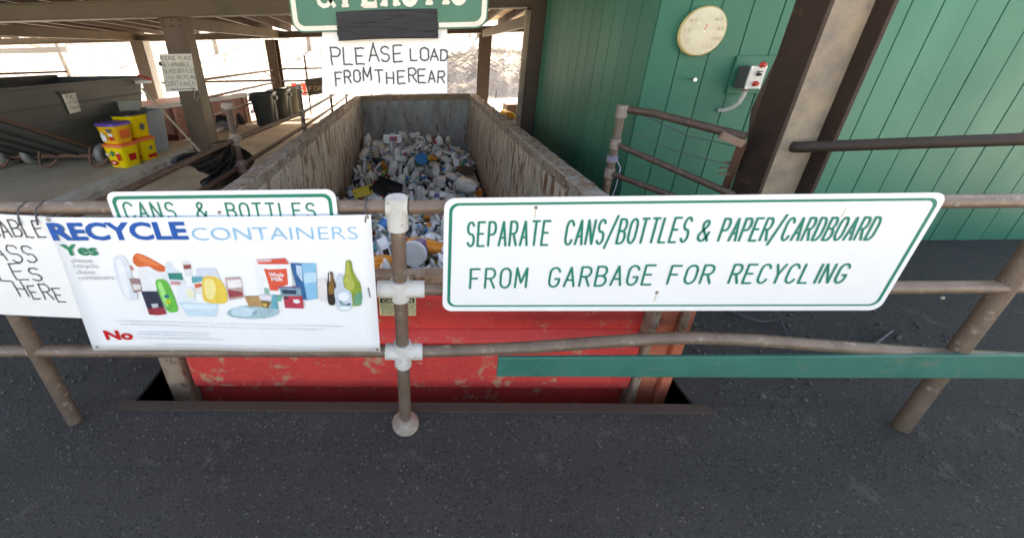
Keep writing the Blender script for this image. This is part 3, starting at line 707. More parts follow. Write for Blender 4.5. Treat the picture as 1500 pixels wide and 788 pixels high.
# pieces one can single out
def single(me, name, label, cat, px, py, Y, rot, sc=1, dz=0):
    p = at(px, py, Y=Y); o = bpy.data.objects.new(name, me); COL.objects.link(o)
    o.matrix_world = Matrix.Translation(p+Vector((0,0,dz)))@rot@Matrix.Scale(sc,4); return tag(o, label, cat)
RX = lambda a: Matrix.Rotation(math.radians(a),4,'X'); RZ = lambda a: Matrix.Rotation(math.radians(a),4,'Z'); RY = lambda a: Matrix.Rotation(math.radians(a),4,'Y')
m = MB(); m.box(-.17,.17,-.09,.09,0,.16,0); m.box(-.06,.09,-.093,-.09,.02,.12,1); m.box(-.02,.05,-.094,-.093,.04,.09,2)
single(m.mesh('cardboard_carton',[TM['white'],TM['red'],TM['purple']]),'cardboard_carton','white carton with red square at the back of the heap','carton',575,208,6.9,RX(-12)@RZ(4),1,-.02)
single(t_tub('blue','blue','green',.10,.10,4),'plastic_tub','bright blue and green tub in the middle of the heap','tub',614,237,5.75,RX(60)@RZ(30)@RY(30),1.15)
single(t_lid('black',6,.13),'round_lid','large round black lid near the right wall of the heap','lid',681,250,5.3,RX(14)@RY(8),1)
single(t_tub('white','milky','purple',.085,.15,5),'plastic_tub','white tub with purple label lying just inside the container front','tub',617,362,1.95,RX(70)@RZ(20)@RY(-20),.95,.0)
single(t_deterg('orange','white','orange',5),'detergent_bottle','orange jug behind the front rail post','bottle',600,362,1.98,RX(80)@RY(60),1.0,.03)
single(t_deterg('orange','orange','orange',6),'detergent_bottle','orange bottle left of the front rail post','bottle',568,386,1.75,RX(75)@RY(-35),.8,.03)
single(t_jug('milky','purple','teal',9),'milk_jug','large milk jug with teal label at the right of the heap','jug',672,268,4.9,RX(95)@RY(50),1.4)
single(t_bottle('white','white','purple',.3,.06,3),'plastic_bottle','large white bottle with purple band low in the heap','bottle',630,284,4.5,RX(85)@RY(70),1.0)
m = MB()
for k in range(9): m.box(-.16+k*.04,-.15+k*.04,-.1,.1,0,.05)
for k in range(6): m.box(-.17,.17,-.1+k*.039,-.09+k*.039,.051,.058)
m.box(-.17,.17,-.105,-.1005,0,.09); m.box(-.17,.17,.1005,.105,0,.09)
single(m.mesh('plastic_crate',[TM['black']]),'plastic_crate','black slatted plastic crate low in the middle of the heap','crate',566,279,4.45,RX(25)@RZ(-28),1.1)
single(t_tray('yellow',8),'food_tray','yellow and black tray at the lower left of the heap','tray',532,284,4.4,RX(30)@RZ(20),1.2)
single(t_lid('red',8,.05),'round_lid','small red lid at the left wall of the heap','lid',507,272,4.9,RX(60),1).matrix_world = Matrix.Translation((-.96,5.0,heap(-.96,5.0)+.05))@RX(25)

# ================================================================ FRONT RAILING
fr = thing('front_railing', 'rusty pipe railing with pale cast fittings across the foreground', 'railing', (-.08,1.12,0))
RYF = 1.12; r1 = .0235
def pipe(pts, r=r1, m=M['pipe_pale'], nm='rail', par=None, n=14): return MB().tube(pts, r, n).obj(nm, m, par or fr)
xp = lambda z: -.08
pipe([(-2.3,RYF,1.079),(-1.2,RYF,1.078),(-.12,RYF,1.068)]); pipe([(-.04,RYF,1.066),(.6,RYF,1.066),(1.5,RYF,1.066),(2.6,RYF,1.066)])
pipe([(-.16,RYF,.735),(-2.3,RYF,.735)]); pipe([(0,RYF,.733),(2.6,RYF,.733)])
pipe([(-2.3,RYF,.425),(-.12,RYF,.43)]); 
pipe([(-.04,RYF,.428),(.2,RYF,.436),(.45,RYF-.005,.458),(.7,RYF-.01,.488),(.9,RYF-.01,.505),(1.05,RYF-.01,.510),(1.3,RYF-.005,.492),(1.6,RYF,.458),(2.0,RYF,.42),(2.6,RYF,.38)])
for a, b in ((.0,.40),(.46,.70),(.76,1.04)):
    pipe([(-.08,RYF,a),(-.08,RYF,b)], .0265, nm='post')
for x in (-1.62, 1.62+.45):
    pipe([(x,RYF,0),(x,RYF,1.06)], .0265, nm='post')
def fit(p, q, r, nm='fitting'): return MB().tube([p, Vector(p).lerp(Vector(q),.04), Vector(p).lerp(Vector(q),.96), q], r, 18)
m = fit((-.08,RYF,.985),(-.08,RYF,1.103),.037); m.tube([(-.118,RYF,1.067),(-.045,RYF,1.067)],.033,16); m.obj('tee_fitting', M['fitting'], fr, .003)
m = fit((-.08,RYF,.69),(-.08,RYF,.775),.0355); m.tube([(-.165,RYF,.734),(.01,RYF,.734)],.032,16); m.obj('cross_fitting', M['fitting'], fr, .003)
m = fit((-.08,RYF,.36),(-.08,RYF,.475),.0355); m.tube([(-.150,RYF,.428),(.0,RYF,.428)],.032,16); m.obj('cross_fitting', M['fitting'], fr, .003)
MB().lathe([(.06,0),(.06,.012),(.032,.014),(.032,.05)],18,0,Matrix.Translation((-.08,RYF,0))).obj('base_flange', M['fitting_rust'], fr)
# green toe board on the railing
MB().hexa([(.30,1.085,.33),(2.5,1.085,.33),(2.5,1.10,.33),(.30,1.10,.33)],[(.30,1.085,.43),(2.5,1.085,.45),(2.5,1.10,.45),(.30,1.10,.43)]).obj('toe_board', surf('faded_green_board',(.018,.125,.09),(.03,.16,.12),(.10,.15,.11),scale=7,rough=.5,amt3=.58), fr, .003)

def zip_tie(parent, x, z, y=1.09):
    p = MB().tube([(x,1.07,1.035),(x,1.075,1.06),(x+.002,1.085,1.09),(x,1.12,1.103),(x,1.155,1.08),(x,1.15,1.05),(x,1.10,1.03)],.0028,6)
    return p.obj('cable_tie', M['marker'], parent)
# ---------------------------------------------------------------- big sign on the right
SY = 1.075
bs = thing('separate_waste_sign', 'wide white sign with green border asking to separate cans and paper', 'sign', (.1,SY,.67))
a = at(650,290,Y=SY); sgx0, sgx1, sgz0, sgz1 = .0755, 1.62, .668, 1.114
slab(rrect(sgx0,sgx1,sgz0,sgz1,.035), SY, .004).obj('sign_plate', M['white_sign'], bs)
frame(bs, rrect(sgx0+.016,sgx1-.016,sgz0+.02,sgz1-.016,.03), rrect(sgx0+.027,sgx1-.027,sgz0+.027,sgz1-.025,.024), SY-.0006, M['sgreen'])
def words(parent, lst, y, th, mat, jit=0, name='lettering'):
    for (s, xa, xb, yb0, yt, *rest) in lst:
        pa = at(xa, yb0, Y=y); pb = at(xb, rest[0] if rest else yb0, Y=y); tp = at(xa, yt, Y=y)
        text(parent, s, pa.x, pb.x, pa.z, tp.z-pa.z, y, th, mat, jit, z1=pb.z, name=name)
z7 = lambda x, y: (640+x/2.679, 270+y/2.679)
row = []
for s, xa, xb, yb, yt, yb2 in (('SEPARATE',118,440,243,150,238),('CANS/BOTTLES',500,982,237,143,226),('&',1018,1066,222,143,222)):
    row.append((s, z7(xa,0)[0], z7(xb,0)[0], z7(0,yb)[1], z7(0,yt)[1], z7(0,yb2)[1]))
for s, xa, xb, yb, yt, yb2 in (('FROM',130,357,408,333,404),('GARBAGE',437,848,402,328,393),('FOR',903,1078,390,320,388)):
    row.append((s, z7(xa,0)[0], z7(xb,0)[0], z7(0,yb)[1], z7(0,yt)[1], z7(0,yb2)[1]))
words(bs, row, SY-.001, .0078, M['sgreen'])
pa = at(*z7(1103,222), Y=SY-.001); pb = at(*z7(1478,214), Y=SY-.001); pt = (pb.x-pa.x)/8.75
text(bs, 'PAPER/CARDBOARD', pa.x, 0, pa.z, at(*z7(1103,135),Y=SY).z-pa.z, SY-.001, .0078, M['sgreen'], pitch=pt*.96)
pa = at(*z7(1143,388), Y=SY-.001); pb = at(*z7(1478,385), Y=SY-.001); pt = (pb.x-pa.x)/6.1
text(bs, 'RECYCLING', pa.x, 0, pa.z, at(*z7(1143,315),Y=SY).z-pa.z, SY-.001, .0078, M['sgreen'], pitch=pt)
for px, py in ((785,304),(962,428),(1400,300),(1380,436)):
    q = at(px,py,Y=SY); MB().lathe([(.006,0),(.006,.003),(.003,.004)],10,0,Matrix.Translation((q.x,SY,q.z))@RX(90)).obj('bolt_head', M['fitting_rust'], bs)
# ---------------------------------------------------------------- cans & bottles sign
cs = thing('cans_and_bottles_sign', 'white CANS & BOTTLES sign with green border half behind the poster', 'sign', (-.65,1.09,.8))
cy = 1.088
x0, x1, z1 = at(153,282,Y=cy).x, at(491,282,Y=cy).x, at(300,280,Y=cy).z
slab(rrect(x0,x1,z1-.30,z1,.03), cy, .003).obj('sign_plate', M['white_sign'], cs)
frame(cs, rrect(x0+.014,x1-.014,z1-.285,z1-.014,.026), rrect(x0+.026,x1-.026,z1-.273,z1-.026,.018), cy-.0006, M['sgreen'])
lz = lambda x: (x/2)      # measured on a 2x enlargement
words(cs, [('CANS',187,262,321,297),('&',290,308,320,297),('BOTTLES',335,465,319,298)], cy-.001, .0066, M['sgreen'])
q = at(321.5,311,Y=cy); MB().lathe([(.006,0),(.006,.003)],10,0,Matrix.Translation((q.x,cy,q.z))@RX(90)).obj('bolt_head', M['fitting_rust'], cs)

# ---------------------------------------------------------------- recycle containers poster
PY = 1.070
po = thing('recycling_poster', 'white RECYCLE CONTAINERS poster with pictures of bottles and cartons', 'poster', (-.75,PY,.47))
cor = [at(137,513,Y=PY), at(557,516,Y=PY), at(543,315,Y=PY), at(65,319,Y=PY)]
n = 16; m = MB(); vs = []
for j in range(n+1):
    for i in range(n+1):
        u, v = i/n, j/n; p = cor[0].lerp(cor[1],u).lerp(cor[3].lerp(cor[2],u),v)
        vs.append((p.x, PY+.0035*math.sin(u*5+v*2)**2, p.z-(.004*math.sin(u*math.pi) if j == n else 0)))
m.add(vs, [(j*(n+1)+i, j*(n+1)+i+1, (j+1)*(n+1)+i+1, (j+1)*(n+1)+i) for j in range(n) for i in range(n)], 0, True)
o = m.obj('banner', M['white_vinyl'], po); sl = o.modifiers.new('solid','SOLIDIFY'); sl.thickness = .0015; sl.offset = -1
PP = PY-.0008
def pl(s, xa, xb, yb, yt, mat, bold=0, y=PP, nm='lettering'):
    a = at(xa,yb,Y=y); b = at(xb,yb,Y=y); t = at((xa+xb)/2,yt,Y=y); c = at((xa+xb)/2,yb,Y=y)
    return ftext(po, s, a.x, b.x, a.z, t.z-c.z, y, mat, bold, nm)
pl('RECYCLE',78,277,351.5,326.5,M['blue_print'],.036)
pl('CONTAINERS',283,525,352.5,333,M['sky_print'],-.012)
pl('Yes',93,145,374,358,M['green_print'],.028)
for s, xa, xb, yb, yt in (('please',105,136,385,378),('recycle',109,145,393,386),('these',113,140,402,395),('containers',116,168,410,403)): pl(s,xa,xb,yb,yt,M['grey_print'])
pl('No',156,196,497,484,M['red_print'],.04)
m = MB(); rr = random.Random(4)
for (xa, xb, y0, y1) in ((170,492,470,478),(176,475,475,483),(200,306,486,488),(200,302,490,492),(202,320,495,497),(226,456,504,510)):
    x = xa
    while x < xb:
        l = rr.uniform(5,16); y = y0+(y1-y0)*(x-xa)/(xb-xa); q = [at(x,y+1.6,Y=PP), at(x+l,y+1.6,Y=PP), at(x+l,y-.6,Y=PP), at(x,y-.6,Y=PP)]
        m.add(q, [(0,1,2,3)]); x += l+2
m.obj('small_print', M['faint_print'], po)
for px, py in ((70,322),(538,318),(553,512),(142,508)):
    q = at(px,py,Y=PP); MB().lathe([(.007,0),(.007,.002),(.004,.003)],12,0,Matrix.Translation((q.x,PY+.001,q.z))@RX(90)).obj('grommet', M['fitting_rust'], po)
zip_tie(po, at(536,312,Y=1.09).x, 1.078); zip_tie(po, at(57,312,Y=1.09).x, 1.083)
q = at(540,425,Y=PP); MB().tube([(q.x,PP-.003,q.z+.012),(q.x+.004,PP-.002,q.z-.03)],.002,6).obj('split', M['marker'], po)
# printed pictures: flat ink shapes, each picture of a thing one part
INK = {}
def ink(c):
    k = tuple(c)
    if k not in INK: INK[k] = plain('ink_%02d' % len(INK), c, .45, 0, 0, .28 if max(c) < .6 else .10); INK[k].node_tree.nodes['Noise Texture'].inputs['Scale'].default_value = 45
    return INK[k]
lay = [0]
def art(nm, shapes):
    """shapes: (colour, polygon in measured poster points)"""
    m = MB(); mats = []
    soft = any(k in nm for k in ('jug','detergent','green_bottle','wine','beer','clear','plate','yellow'))
    for c, pts in shapes:
        if soft:
            for _ in range(2): pts = [q for a, b in zip(pts, pts[1:]+pts[:1]) for q in ((a[0]*.78+b[0]*.22, a[1]*.78+b[1]*.22), (a[0]*.22+b[0]*.78, a[1]*.22+b[1]*.78))]
        lay[0] += 1; y = PP-.00003*lay[0]
        mt = ink(c)
        if mt not in mats: mats.append(mt)
        q = [at(a, b, Y=y) for a, b in pts]; n = len(q)
        cx = sum(q, Vector())/n; m.add(q+[cx], [(i, (i+1) % n, n) for i in range(n)], mats.index(mt))
    m.obj(nm, mats, po)
def ell(cx, cy, rx, ry, n=16): return [(cx+rx*math.cos(2*math.pi*i/n), cy-ry*math.sin(2*math.pi*i/n)) for i in range(n)]
z8 = lambda L: [(160+x/3.75, 360+y/3.75) for x, y in L]
art('printed_jug', [((.62,.66,.72), z8([(25,60),(70,45),(105,95),(120,150),(150,250),(160,300),(95,300),(65,250),(40,170),(20,110)])), ((.72,.75,.80), z8([(35,80),(60,65),(100,170),(120,290),(95,290),(60,200)]))])
art('printed_detergent_bottle', [((.70,.71,.74), z8([(150,130),(200,105),(260,125),(310,180),(300,230),(200,250),(160,200)])), ((.62,.12,.03), z8([(128,60),(150,38),(200,55),(290,105),(330,130),(310,145),(260,140),(215,110),(160,120),(130,95)])), ((.72,.19,.06), z8([(145,60),(160,48),(210,70),(290,115),(240,108),(180,90)])), ((.62,.10,.05), z8([(118,105),(135,135),(128,140),(113,115)]))])
art('printed_soup_can', [((.32,.20,.20), z8([(108,178),(170,182),(182,250),(135,258)])), ((.62,.60,.60), z8([(125,210),(172,212),(175,240),(135,245)]))])
art('printed_bottles', [((.60,.66,.72), z8([(310,90),(345,85),(350,120),(395,150),(425,215),(330,215),(305,160)])), ((.02,.24,.20), z8([(320,150),(398,150),(408,188),(330,185)])), ((.66,.66,.70), z8([(400,85),(440,82),(450,120),(460,170),(420,170),(405,120)])), ((.30,.08,.06), z8([(405,105),(448,103),(450,125),(412,130)])), ((.58,.30,.30), z8([(335,195),(390,195),(395,215),(340,215)]))])
art('printed_dark_can', [((.025,.03,.06), z8([(175,250),(265,250),(312,370),(220,378)])), ((.70,.72,.74), z8([(185,212),(250,215),(262,250),(178,248)])), ((.35,.03,.05), z8([(210,345),(300,340),(314,375),(270,382),(225,378)])), ((.5,.52,.56), z8([(230,320),(265,316),(272,338),(238,342)]))])
art('printed_green_bottle', [((.10,.48,.07), z8([(250,190),(285,180),(320,195),(350,260),(382,355),(360,367),(320,365),(290,300),(262,240)])), ((.3,.66,.2), z8([(262,200),(285,195),(310,260),(330,340),(310,330),(280,260)])), ((.02,.15,.25), z8([(300,270),(325,268),(330,285),(305,288)])), ((.45,.5,.02), z8([(308,300),(335,295),(340,315),(314,320)]))])
art('printed_trays', [((.66,.72,.78), z8([(370,220),(460,225),(475,300),(380,310)])), ((.72,.70,.50), z8([(420,240),(460,240),(470,285),(430,285)])), ((.50,.66,.76), z8([(380,310),(600,318),(590,390),(430,385)])), ((.62,.74,.82), z8([(400,320),(590,328),(580,350),(410,345)]))])
art('printed_cans', [((.58,.62,.70), z8([(478,125),(580,122),(610,180),(600,260),(490,265),(470,200)])), ((.10,.38,.44), z8([(452,170),(515,168),(520,200),(455,205)])), ((.68,.66,.62), z8([(460,205),(515,195),(530,255),(470,262)])), ((.60,.12,.06), z8([(468,212),(505,205),(512,222),(475,235)])), ((.5,.36,.34), z8([(635,175),(720,172),(740,285),(660,300)])), ((.74,.72,.72), z8([(645,190),(722,185),(730,225),(655,235)])), ((.35,.06,.07), z8([(650,240),(732,255),(736,275),(660,285)]))])
art('printed_yellow_jug', [((.74,.52,.08), z8([(510,175),(540,165),(590,170),(625,205),(650,260),(650,318),(560,318),(515,300),(510,240)])), ((.78,.68,.28), z8([(515,185),(570,180),(590,240),(570,300),(530,290)]))])
z5 = lambda L: [(350+x/7.692, 370+y/7.692) for x, y in L]
art('printed_plate', [((.36,.52,.58), z8([(640,370),(670,345),(760,325),(880,335),(940,355),(920,385),(850,400),(740,402),(670,392)])), ((.5,.64,.72), z8([(660,365),(700,335),(780,340),(820,370),(760,388),(690,385)])), ((.25,.40,.46), z8([(780,370),(812,350),(820,362),(795,388)]))])
art('printed_foil_tub', [((.46,.28,.12), z5([(60,490),(230,490),(270,610),(110,605)])), ((.20,.14,.05), z5([(240,530),(365,560),(330,625),(270,620)])), ((.66,.64,.68), z5([(220,475),(380,485),(370,545),(240,535)])), ((.12,.38,.46), z5([(370,480),(425,480),(440,640),(360,630)])), ((.6,.42,.10), z5([(270,570),(320,575),(310,615),(275,605)]))])
art('printed_milk_carton', [((.76,.77,.80), z5([(200,130),(580,130),(610,360),(560,470),(270,470),(215,330)])), ((.62,.08,.05), z5([(210,85),(520,65),(560,125),(560,132),(215,132)])), ((.7,.42,.42), z5([(190,80),(370,80),(360,105),(200,110)])), ((.68,.09,.05), z5([(280,180),(350,190),(450,185),(540,180),(555,360),(450,400),(440,430),(350,425),(330,340)])), ((.25,.5,.42), z5([(280,395),(340,400),(350,470),(290,465)]))])
pl('Whole',394.5,416,405.5,399,M['white_vinyl'],.02,PP-.0018); pl('Milk',398,415,411.5,406,M['white_vinyl'],.02,PP-.0018)
art('printed_blue_carton', [((.02,.12,.30), z5([(580,120),(720,125),(770,535),(720,530),(640,370)])), ((.44,.58,.72), z5([(640,140),(705,150),(720,330),(690,300),(650,230)])), ((.20,.46,.66), z5([(705,125),(865,120),(885,520),(770,540),(730,330)])), ((.42,.62,.76), z5([(730,230),(870,225),(875,330),(740,345)]))])
art('printed_juice_box', [((.16,.10,.24), z5([(440,385),(680,380),(700,420),(450,405)])), ((.20,.34,.42), z5([(450,400),(690,400),(710,490),(480,485)])), ((.03,.05,.10), z5([(480,415),(650,425),(640,470),(500,465)])), ((.50,.05,.08), z5([(500,490),(715,490),(730,630),(520,625)])), ((.74,.76,.78), z5([(610,530),(670,528),(695,560),(650,575),(615,560)])), ((.04,.05,.07), z5([(505,495),(560,500),(550,530),(500,515)])), ((.1,.42,.34), z5([(440,480),(490,480),(470,550),(420,540)]))])
art('printed_wine_bottle', [((.24,.32,.04), z5([(1200,85),(1270,85),(1280,200),(1330,290),(1380,360),(1390,580),(1350,605),(1180,600),(1150,560),(1150,370),(1190,260),(1200,200)])), ((.44,.46,.10), z5([(1215,95),(1240,95),(1250,230),(1300,320),(1300,420),(1200,420),(1180,340),(1210,230)])), ((.12,.32,.20), z5([(1290,480),(1390,420),(1390,580),(1300,600)]))])
art('printed_beer_bottle', [((.035,.025,.02), z5([(1003,218),(1058,218),(1065,300),(1095,370),(1085,590),(1040,598),(1005,580),(985,400),(1000,310)])), ((.24,.13,.03), z5([(1030,230),(1050,230),(1060,320),(1075,380),(1070,470),(1010,470),(1010,380),(1030,320)])), ((.7,.7,.7), z5([(1015,225),(1028,225),(1028,330),(1015,330)]))])
art('printed_clear_bottles', [((.66,.64,.64), z5([(890,290),(985,280),(1000,550),(900,550),(880,400)])), ((.48,.56,.64), z5([(1100,240),(1170,235),(1180,400),(1270,440),(1285,640),(1190,665),(1110,650),(1065,420),(1105,380)])), ((.72,.76,.82), ell(350+1180/7.69,370+495/7.69,8,6.5)), ((.25,.42,.46), z5([(1120,520),(1150,570),(1250,600),(1270,560),(1240,610),(1140,600)])), ((.74,.77,.8), ell(350+1190/7.69,370+625/7.69,9,3))])
# ---------------------------------------------------------------- left paper
lp = thing('handwritten_bottle_notice', 'white handwritten notice reading RETURNABLE GLASS BOTTLES HERE at left edge of railing', 'notice', (-1.6,1.09,.64))
LY = 1.078
A = [at(-70,462,Y=LY), at(122,466,Y=LY), at(66,318,Y=LY), at(-130,307,Y=LY)]
A[0].z = A[1].z+.03
MB().add([(p.x,LY,p.z) for p in A]+[(p.x,LY+.003,p.z) for p in A], [(0,1,2,3),(7,6,5,4),(0,4,5,1),(1,5,6,2),(2,6,7,3),(3,7,4,0)]).obj('board', M['paper'], lp)
words(lp, [('RETURNABLE',-96,69,345,322,348),('GLASS',-47,56,380,357,384),('BOTTLES',-92,66,409,388,411),('HERE',30,98,434,413,441)], LY-.001, .0050, M['marker'], .13)
zip_tie(lp, at(30,310,Y=1.09).x, 1.085)

# ================================================================ HANGING SIGN AND BOARD
HY = 1.70
hs = thing('hanging_plastic_sign', 'green hanging sign with cream letters & PLASTIC above the container', 'sign', (-.12,HY,1.65))
x0, x1, z0 = at(430,40,Y=HY).x-.004, at(712,40,Y=HY).x+.004, at(570,45,Y=HY).z
slab(rrect(x0,x1,z0,z0+.46,.045), HY, .004).obj('sign_plate', M['sgreen2'], hs)
frame(hs, rrect(x0+.006,x1-.006,z0+.006,z0+.454,.042), rrect(x0+.026,x1-.026,z0+.024,z0+.436,.030), HY-.0008, M['cream'])
def serif(s, xa, xb, z, h):
    rnd2 = random.Random(1); n = len(s); adv = (xb-xa)/n
    text(hs, s, xa, xb-adv*.1, z, h, HY-.0015, h*(.14 if s == '&' else .20), M['cream'])
    m = MB()
    for i, ch in enumerate(s):
        wd_ = [.5 if c_ == 'I' else 1 for c_ in s]; a_ = (xb-adv*.1-xa)/(sum(wd_)-.25); ox = xa+(sum(wd_[:i])-(.14 if ch == 'I' else 0))*a_; k = a_*1.06
        feet = {'P':[0],'L':[0],'A':[0,.6],'T':[.29],'I':[.28]}.get(ch, [])
        for f in feet: MB().add([(ox+(f-.18)*k,HY-.0045,z-h*.05),(ox+(f+.18)*k,HY-.0045,z-h*.05),(ox+(f+.18)*k,HY-.0045,z+h*.05),(ox+(f-.18)*k,HY-.0045,z+h*.05)],[(0,1,2,3)]).obj('serif', M['cream'], hs)
        if ch == 'L': m.add([(ox+.45*k,HY-.0048,z),(ox+.58*k,HY-.0048,z),(ox+.58*k,HY-.0048,z+h*.3),(ox+.52*k,HY-.0048,z+h*.3)],[(0,1,2,3)])
    if m.v: m.obj('serif', M['cream'], hs)
zb = at(570,7,Y=HY).z
serif('&', at(466,7,Y=HY).x, at(490,7,Y=HY).x+.02, zb, .115)
serif('PLASTIC', at(506,7,Y=HY).x, at(680,7,Y=HY).x+.02, zb, .115)
for x in (x0+.12, x1-.12): MB().tube([(x,HY+.002,z0+.44),(x,HY+.3,2.95)],.004,6).obj('hanger_rod', M['rust_rod'], hs)
wb = thing('load_from_rear_board', 'white board handwritten PLEASE LOAD FROM THE REAR taped below the green sign', 'notice', (-.15,HY+.01,1.37))
BY = HY+.012
q = [at(472,139,Y=BY), at(655,137,Y=BY), at(655,42,Y=BY), at(472,42,Y=BY)]
MB().add([(p.x,BY,p.z) for p in q]+[(p.x,BY+.005,p.z) for p in q], [(0,1,2,3),(7,6,5,4),(0,4,5,1),(1,5,6,2),(2,6,7,3),(3,7,4,0)]).obj('board', M['paper'], wb)
z4 = lambda x: 420+x/3.94
words(wb, [('PLEASE',z4(262),z4(672),95,71,90),('LOAD',z4(715),z4(930),88.5,72,90),('FROM',z4(285),z4(490),125,106,119),('THE',z4(512),z4(690),122.5,104,122),('REAR',z4(705),z4(915),121,103,121)], BY-.001, .0066, M['marker'], .12)
tp = MB(); nx, nz = 60, 20; vs = []
ta, tb = at(492,18,Y=HY-.004), at(642,57,Y=HY-.004)
for j in range(nz+1):
    for i in range(nx+1):
        u, v = i/nx, j/nz; x = ta.x+(tb.x-ta.x)*u+(.006*noise.noise(Vector((i*.3,v*6,5)))-(.010 if j < 9 and i else 0) if i in (0, nx) else 0); z = ta.z+(tb.z-ta.z)*v+.004*math.sin(u*3)
        vs.append((x, HY-.007-.0025*abs(math.sin(v*5+u*.8))-.003*noise.noise(Vector((u*4,v*6,2))), z))
tp.add(vs, [(j*(nx+1)+i, (j+1)*(nx+1)+i, (j+1)*(nx+1)+i+1, j*(nx+1)+i+1) for j in range(nz) for i in range(nx)], 0, True)
tag(tp.obj('duct_tape', M['tape']), 'wide strip of black duct tape holding the white board to the green sign', 'tape')
bpy.data.objects['duct_tape'].modifiers.new('s','SOLIDIFY').thickness = .002

# ================================================================ LEFT RAILING, BAG, STICK
lr = thing('platform_railing', 'rusty pipe railing along the platform left of the container', 'railing', (-1.75,3.35,0))
X = -1.75
MB().tube([(X,3.35,0),(X,3.35,1.13)],.032,12).obj('post', M['pipe'], lr)
MB().tube([(X,5.45,0),(X,5.45,1.12)],.03,12).obj('post', M['pipe'], lr)
MB().tube([(X,7.35,0),(X,7.35,.92)],.028,12).obj('post', M['pipe'], lr)
MB().tube([(X,8.9,0),(X,8.9,.86)],.028,12).obj('post', M['pipe'], lr)
MB().tube([(X,1.5,.83),(X,3.3,.818),(X,5.4,.74),(X,7.4,.76),(X,9.4,.80)],.024,12).obj('rail', M['pipe'], lr)
MB().tube([(X,1.5,.565),(X,3.3,.56),(X,5.4,.54),(X,7.3,.545),(X,9.4,.60)],.024,12).obj('rail', M['pipe'], lr)
MB().tube([(X,3.35,1.10),(X,3.35,1.155)],.045,14).obj('post_cap', M['fitting_rust'], lr, .004)
MB().tube([(X-.05,3.35,1.125),(X+.05,3.35,1.125)],.034,12).obj('cap_socket', M['fitting_rust'], lr)
MB().tube([(X,5.45,1.08),(X,5.45,1.14)],.042,12).obj('post_cap', M['fitting_rust'], lr, .004)
for y, z in ((3.35,.818),(3.35,.56),(5.45,.735),(5.45,.54)):
    m = MB().tube([(X,y,z-.055),(X,y,z+.055)],.040,14); m.tube([(X,y-.075,z),(X,y+.075,z)],.034,12); m.obj('cross_fitting', M['fitting_rust'], lr, .003)
# black bag over the lower rail
outl = [(338,203),(322,208),(300,214),(282,224),(266,233),(263,237),(272,243),(285,247),(296,254),(300,264),(303,272),(300,279),(312,281),(330,279),(350,272),(368,262),(370,246),(362,232),(356,220),(350,208)]
BX = -1.86
O_ = [at(a, b, X=BX) for a, b in outl]; cpt = at(338, 212, X=BX+.03); m = MB(); vs = []; na, nb = len(outl)*8, 14
for j_ in range(nb+1):
    v = j_/nb
    for i_ in range(na):
        k_, f_ = divmod(i_, 8); a_, b_ = O_[k_], O_[(k_+1) % len(O_)]; e = a_.lerp(b_, f_/8); ang = 2*math.pi*i_/na
        p = cpt.lerp(e, v); d_ = (1-abs(2*v-1)**2)
        nz_ = noise.noise(Vector((math.cos(ang)*1.7, math.sin(ang)*1.7, v*1.2)))
        p += Vector((.06*v*math.sin(ang*7+2.5*nz_+v*2)+.07*nz_*v+.05*d_, .05*nz_*v, .02*noise.noise(Vector((ang*3,v*4,7)))*v))
        p += Vector(noise.noise_vector(Vector((ang*2.5,v*7,1))))*.018*v
        vs.append(p)
m.add(vs, [(j_*na+i_, (j_+1)*na+i_, (j_+1)*na+(i_+1) % na, j_*na+(i_+1) % na) for j_ in range(nb) for i_ in range(na)], 0, True)
o = m.obj('bin_bag', M['bag']); tag(o, 'crumpled black plastic bag hanging on the platform railing post', 'bag'); s_ = o.modifiers.new('s','SOLIDIFY'); s_.thickness = .004
a, b = at(208,130,Y=5.45), at(293,222,Y=5.4)
tag(MB().tube([a,b],.016,8).obj('wooden_pole', M['stick']), 'pale wooden pole leaning from the hopper to the brown post', 'pole')

# notice on the post
def paper(name, label, px, Y, mat, rows, th, jit=.12, tilt=None, mm=M['marker']):
    t = thing(name, label, 'notice', at(*px[0],Y=Y)); q = [at(*p,Y=Y) for p in px]
    MB().add([(p.x,Y,p.z) for p in q]+[(p.x,Y+.006,p.z) for p in q], [(0,1,2,3),(7,6,5,4),(0,4,5,1),(1,5,6,2),(2,6,7,3),(3,7,4,0)]).obj('sheet', mat, t)
    words(t, rows, Y-.003, th, mm, jit); return t
t = paper('returnable_glass_notice', 'handwritten notice PLEASE PLACE RETURNABLE GLASS BOTTLES on the brown post', [(243,135),(290,133),(280,79),(233,80)], 5.575, M['paper_old'],
   [('PLEASE',235.5,258,88.5,83),('PLACE',262,281,88,83),('RETURNABLE',237.5,278.5,98,92),('GLASS',241,258.5,107.5,101.5),('BOTTLES',261,286.5,107,101.5),('IN',243,256,116.5,111),('RECYCLING',260,287,116,111),('CONTAINER',243.5,287,126,119.5)], .0052, .09)
a, b = at(252,131.5,Y=5.57), at(286,130.5,Y=5.57)
m = MB(); ribbon(m, [(a.x,a.z),(b.x,b.z)], .010, lambda x,z,l: (x,5.57,z), 1); ribbon(m, [(b.x-.06,b.z+.03),(b.x,b.z),(b.x-.06,b.z-.03)], .010, lambda x,z,l: (x,5.5695,z), 1); ribbon(m, [(a.x-.015,a.z+.012),(a.x+.02,a.z-.012)], .009, lambda x,z,l: (x,5.5695,z), 1)
m.obj('arrow', M['marker'], t)
MB().box(at(234,93,Y=5.57).x-.015,at(234,93,Y=5.57).x+.02,5.566,5.57,at(234,93,Y=5.57).z-.04,at(234,93,Y=5.57).z+.02).obj('tape_scrap', M['marker'], t)
MB().tube([(-3.37,5.59,1.09),(-3.39,5.56,.98),(-3.35,5.56,.93),(-3.33,5.58,1.0)],.006,6).obj('hook', M['stick'], t)

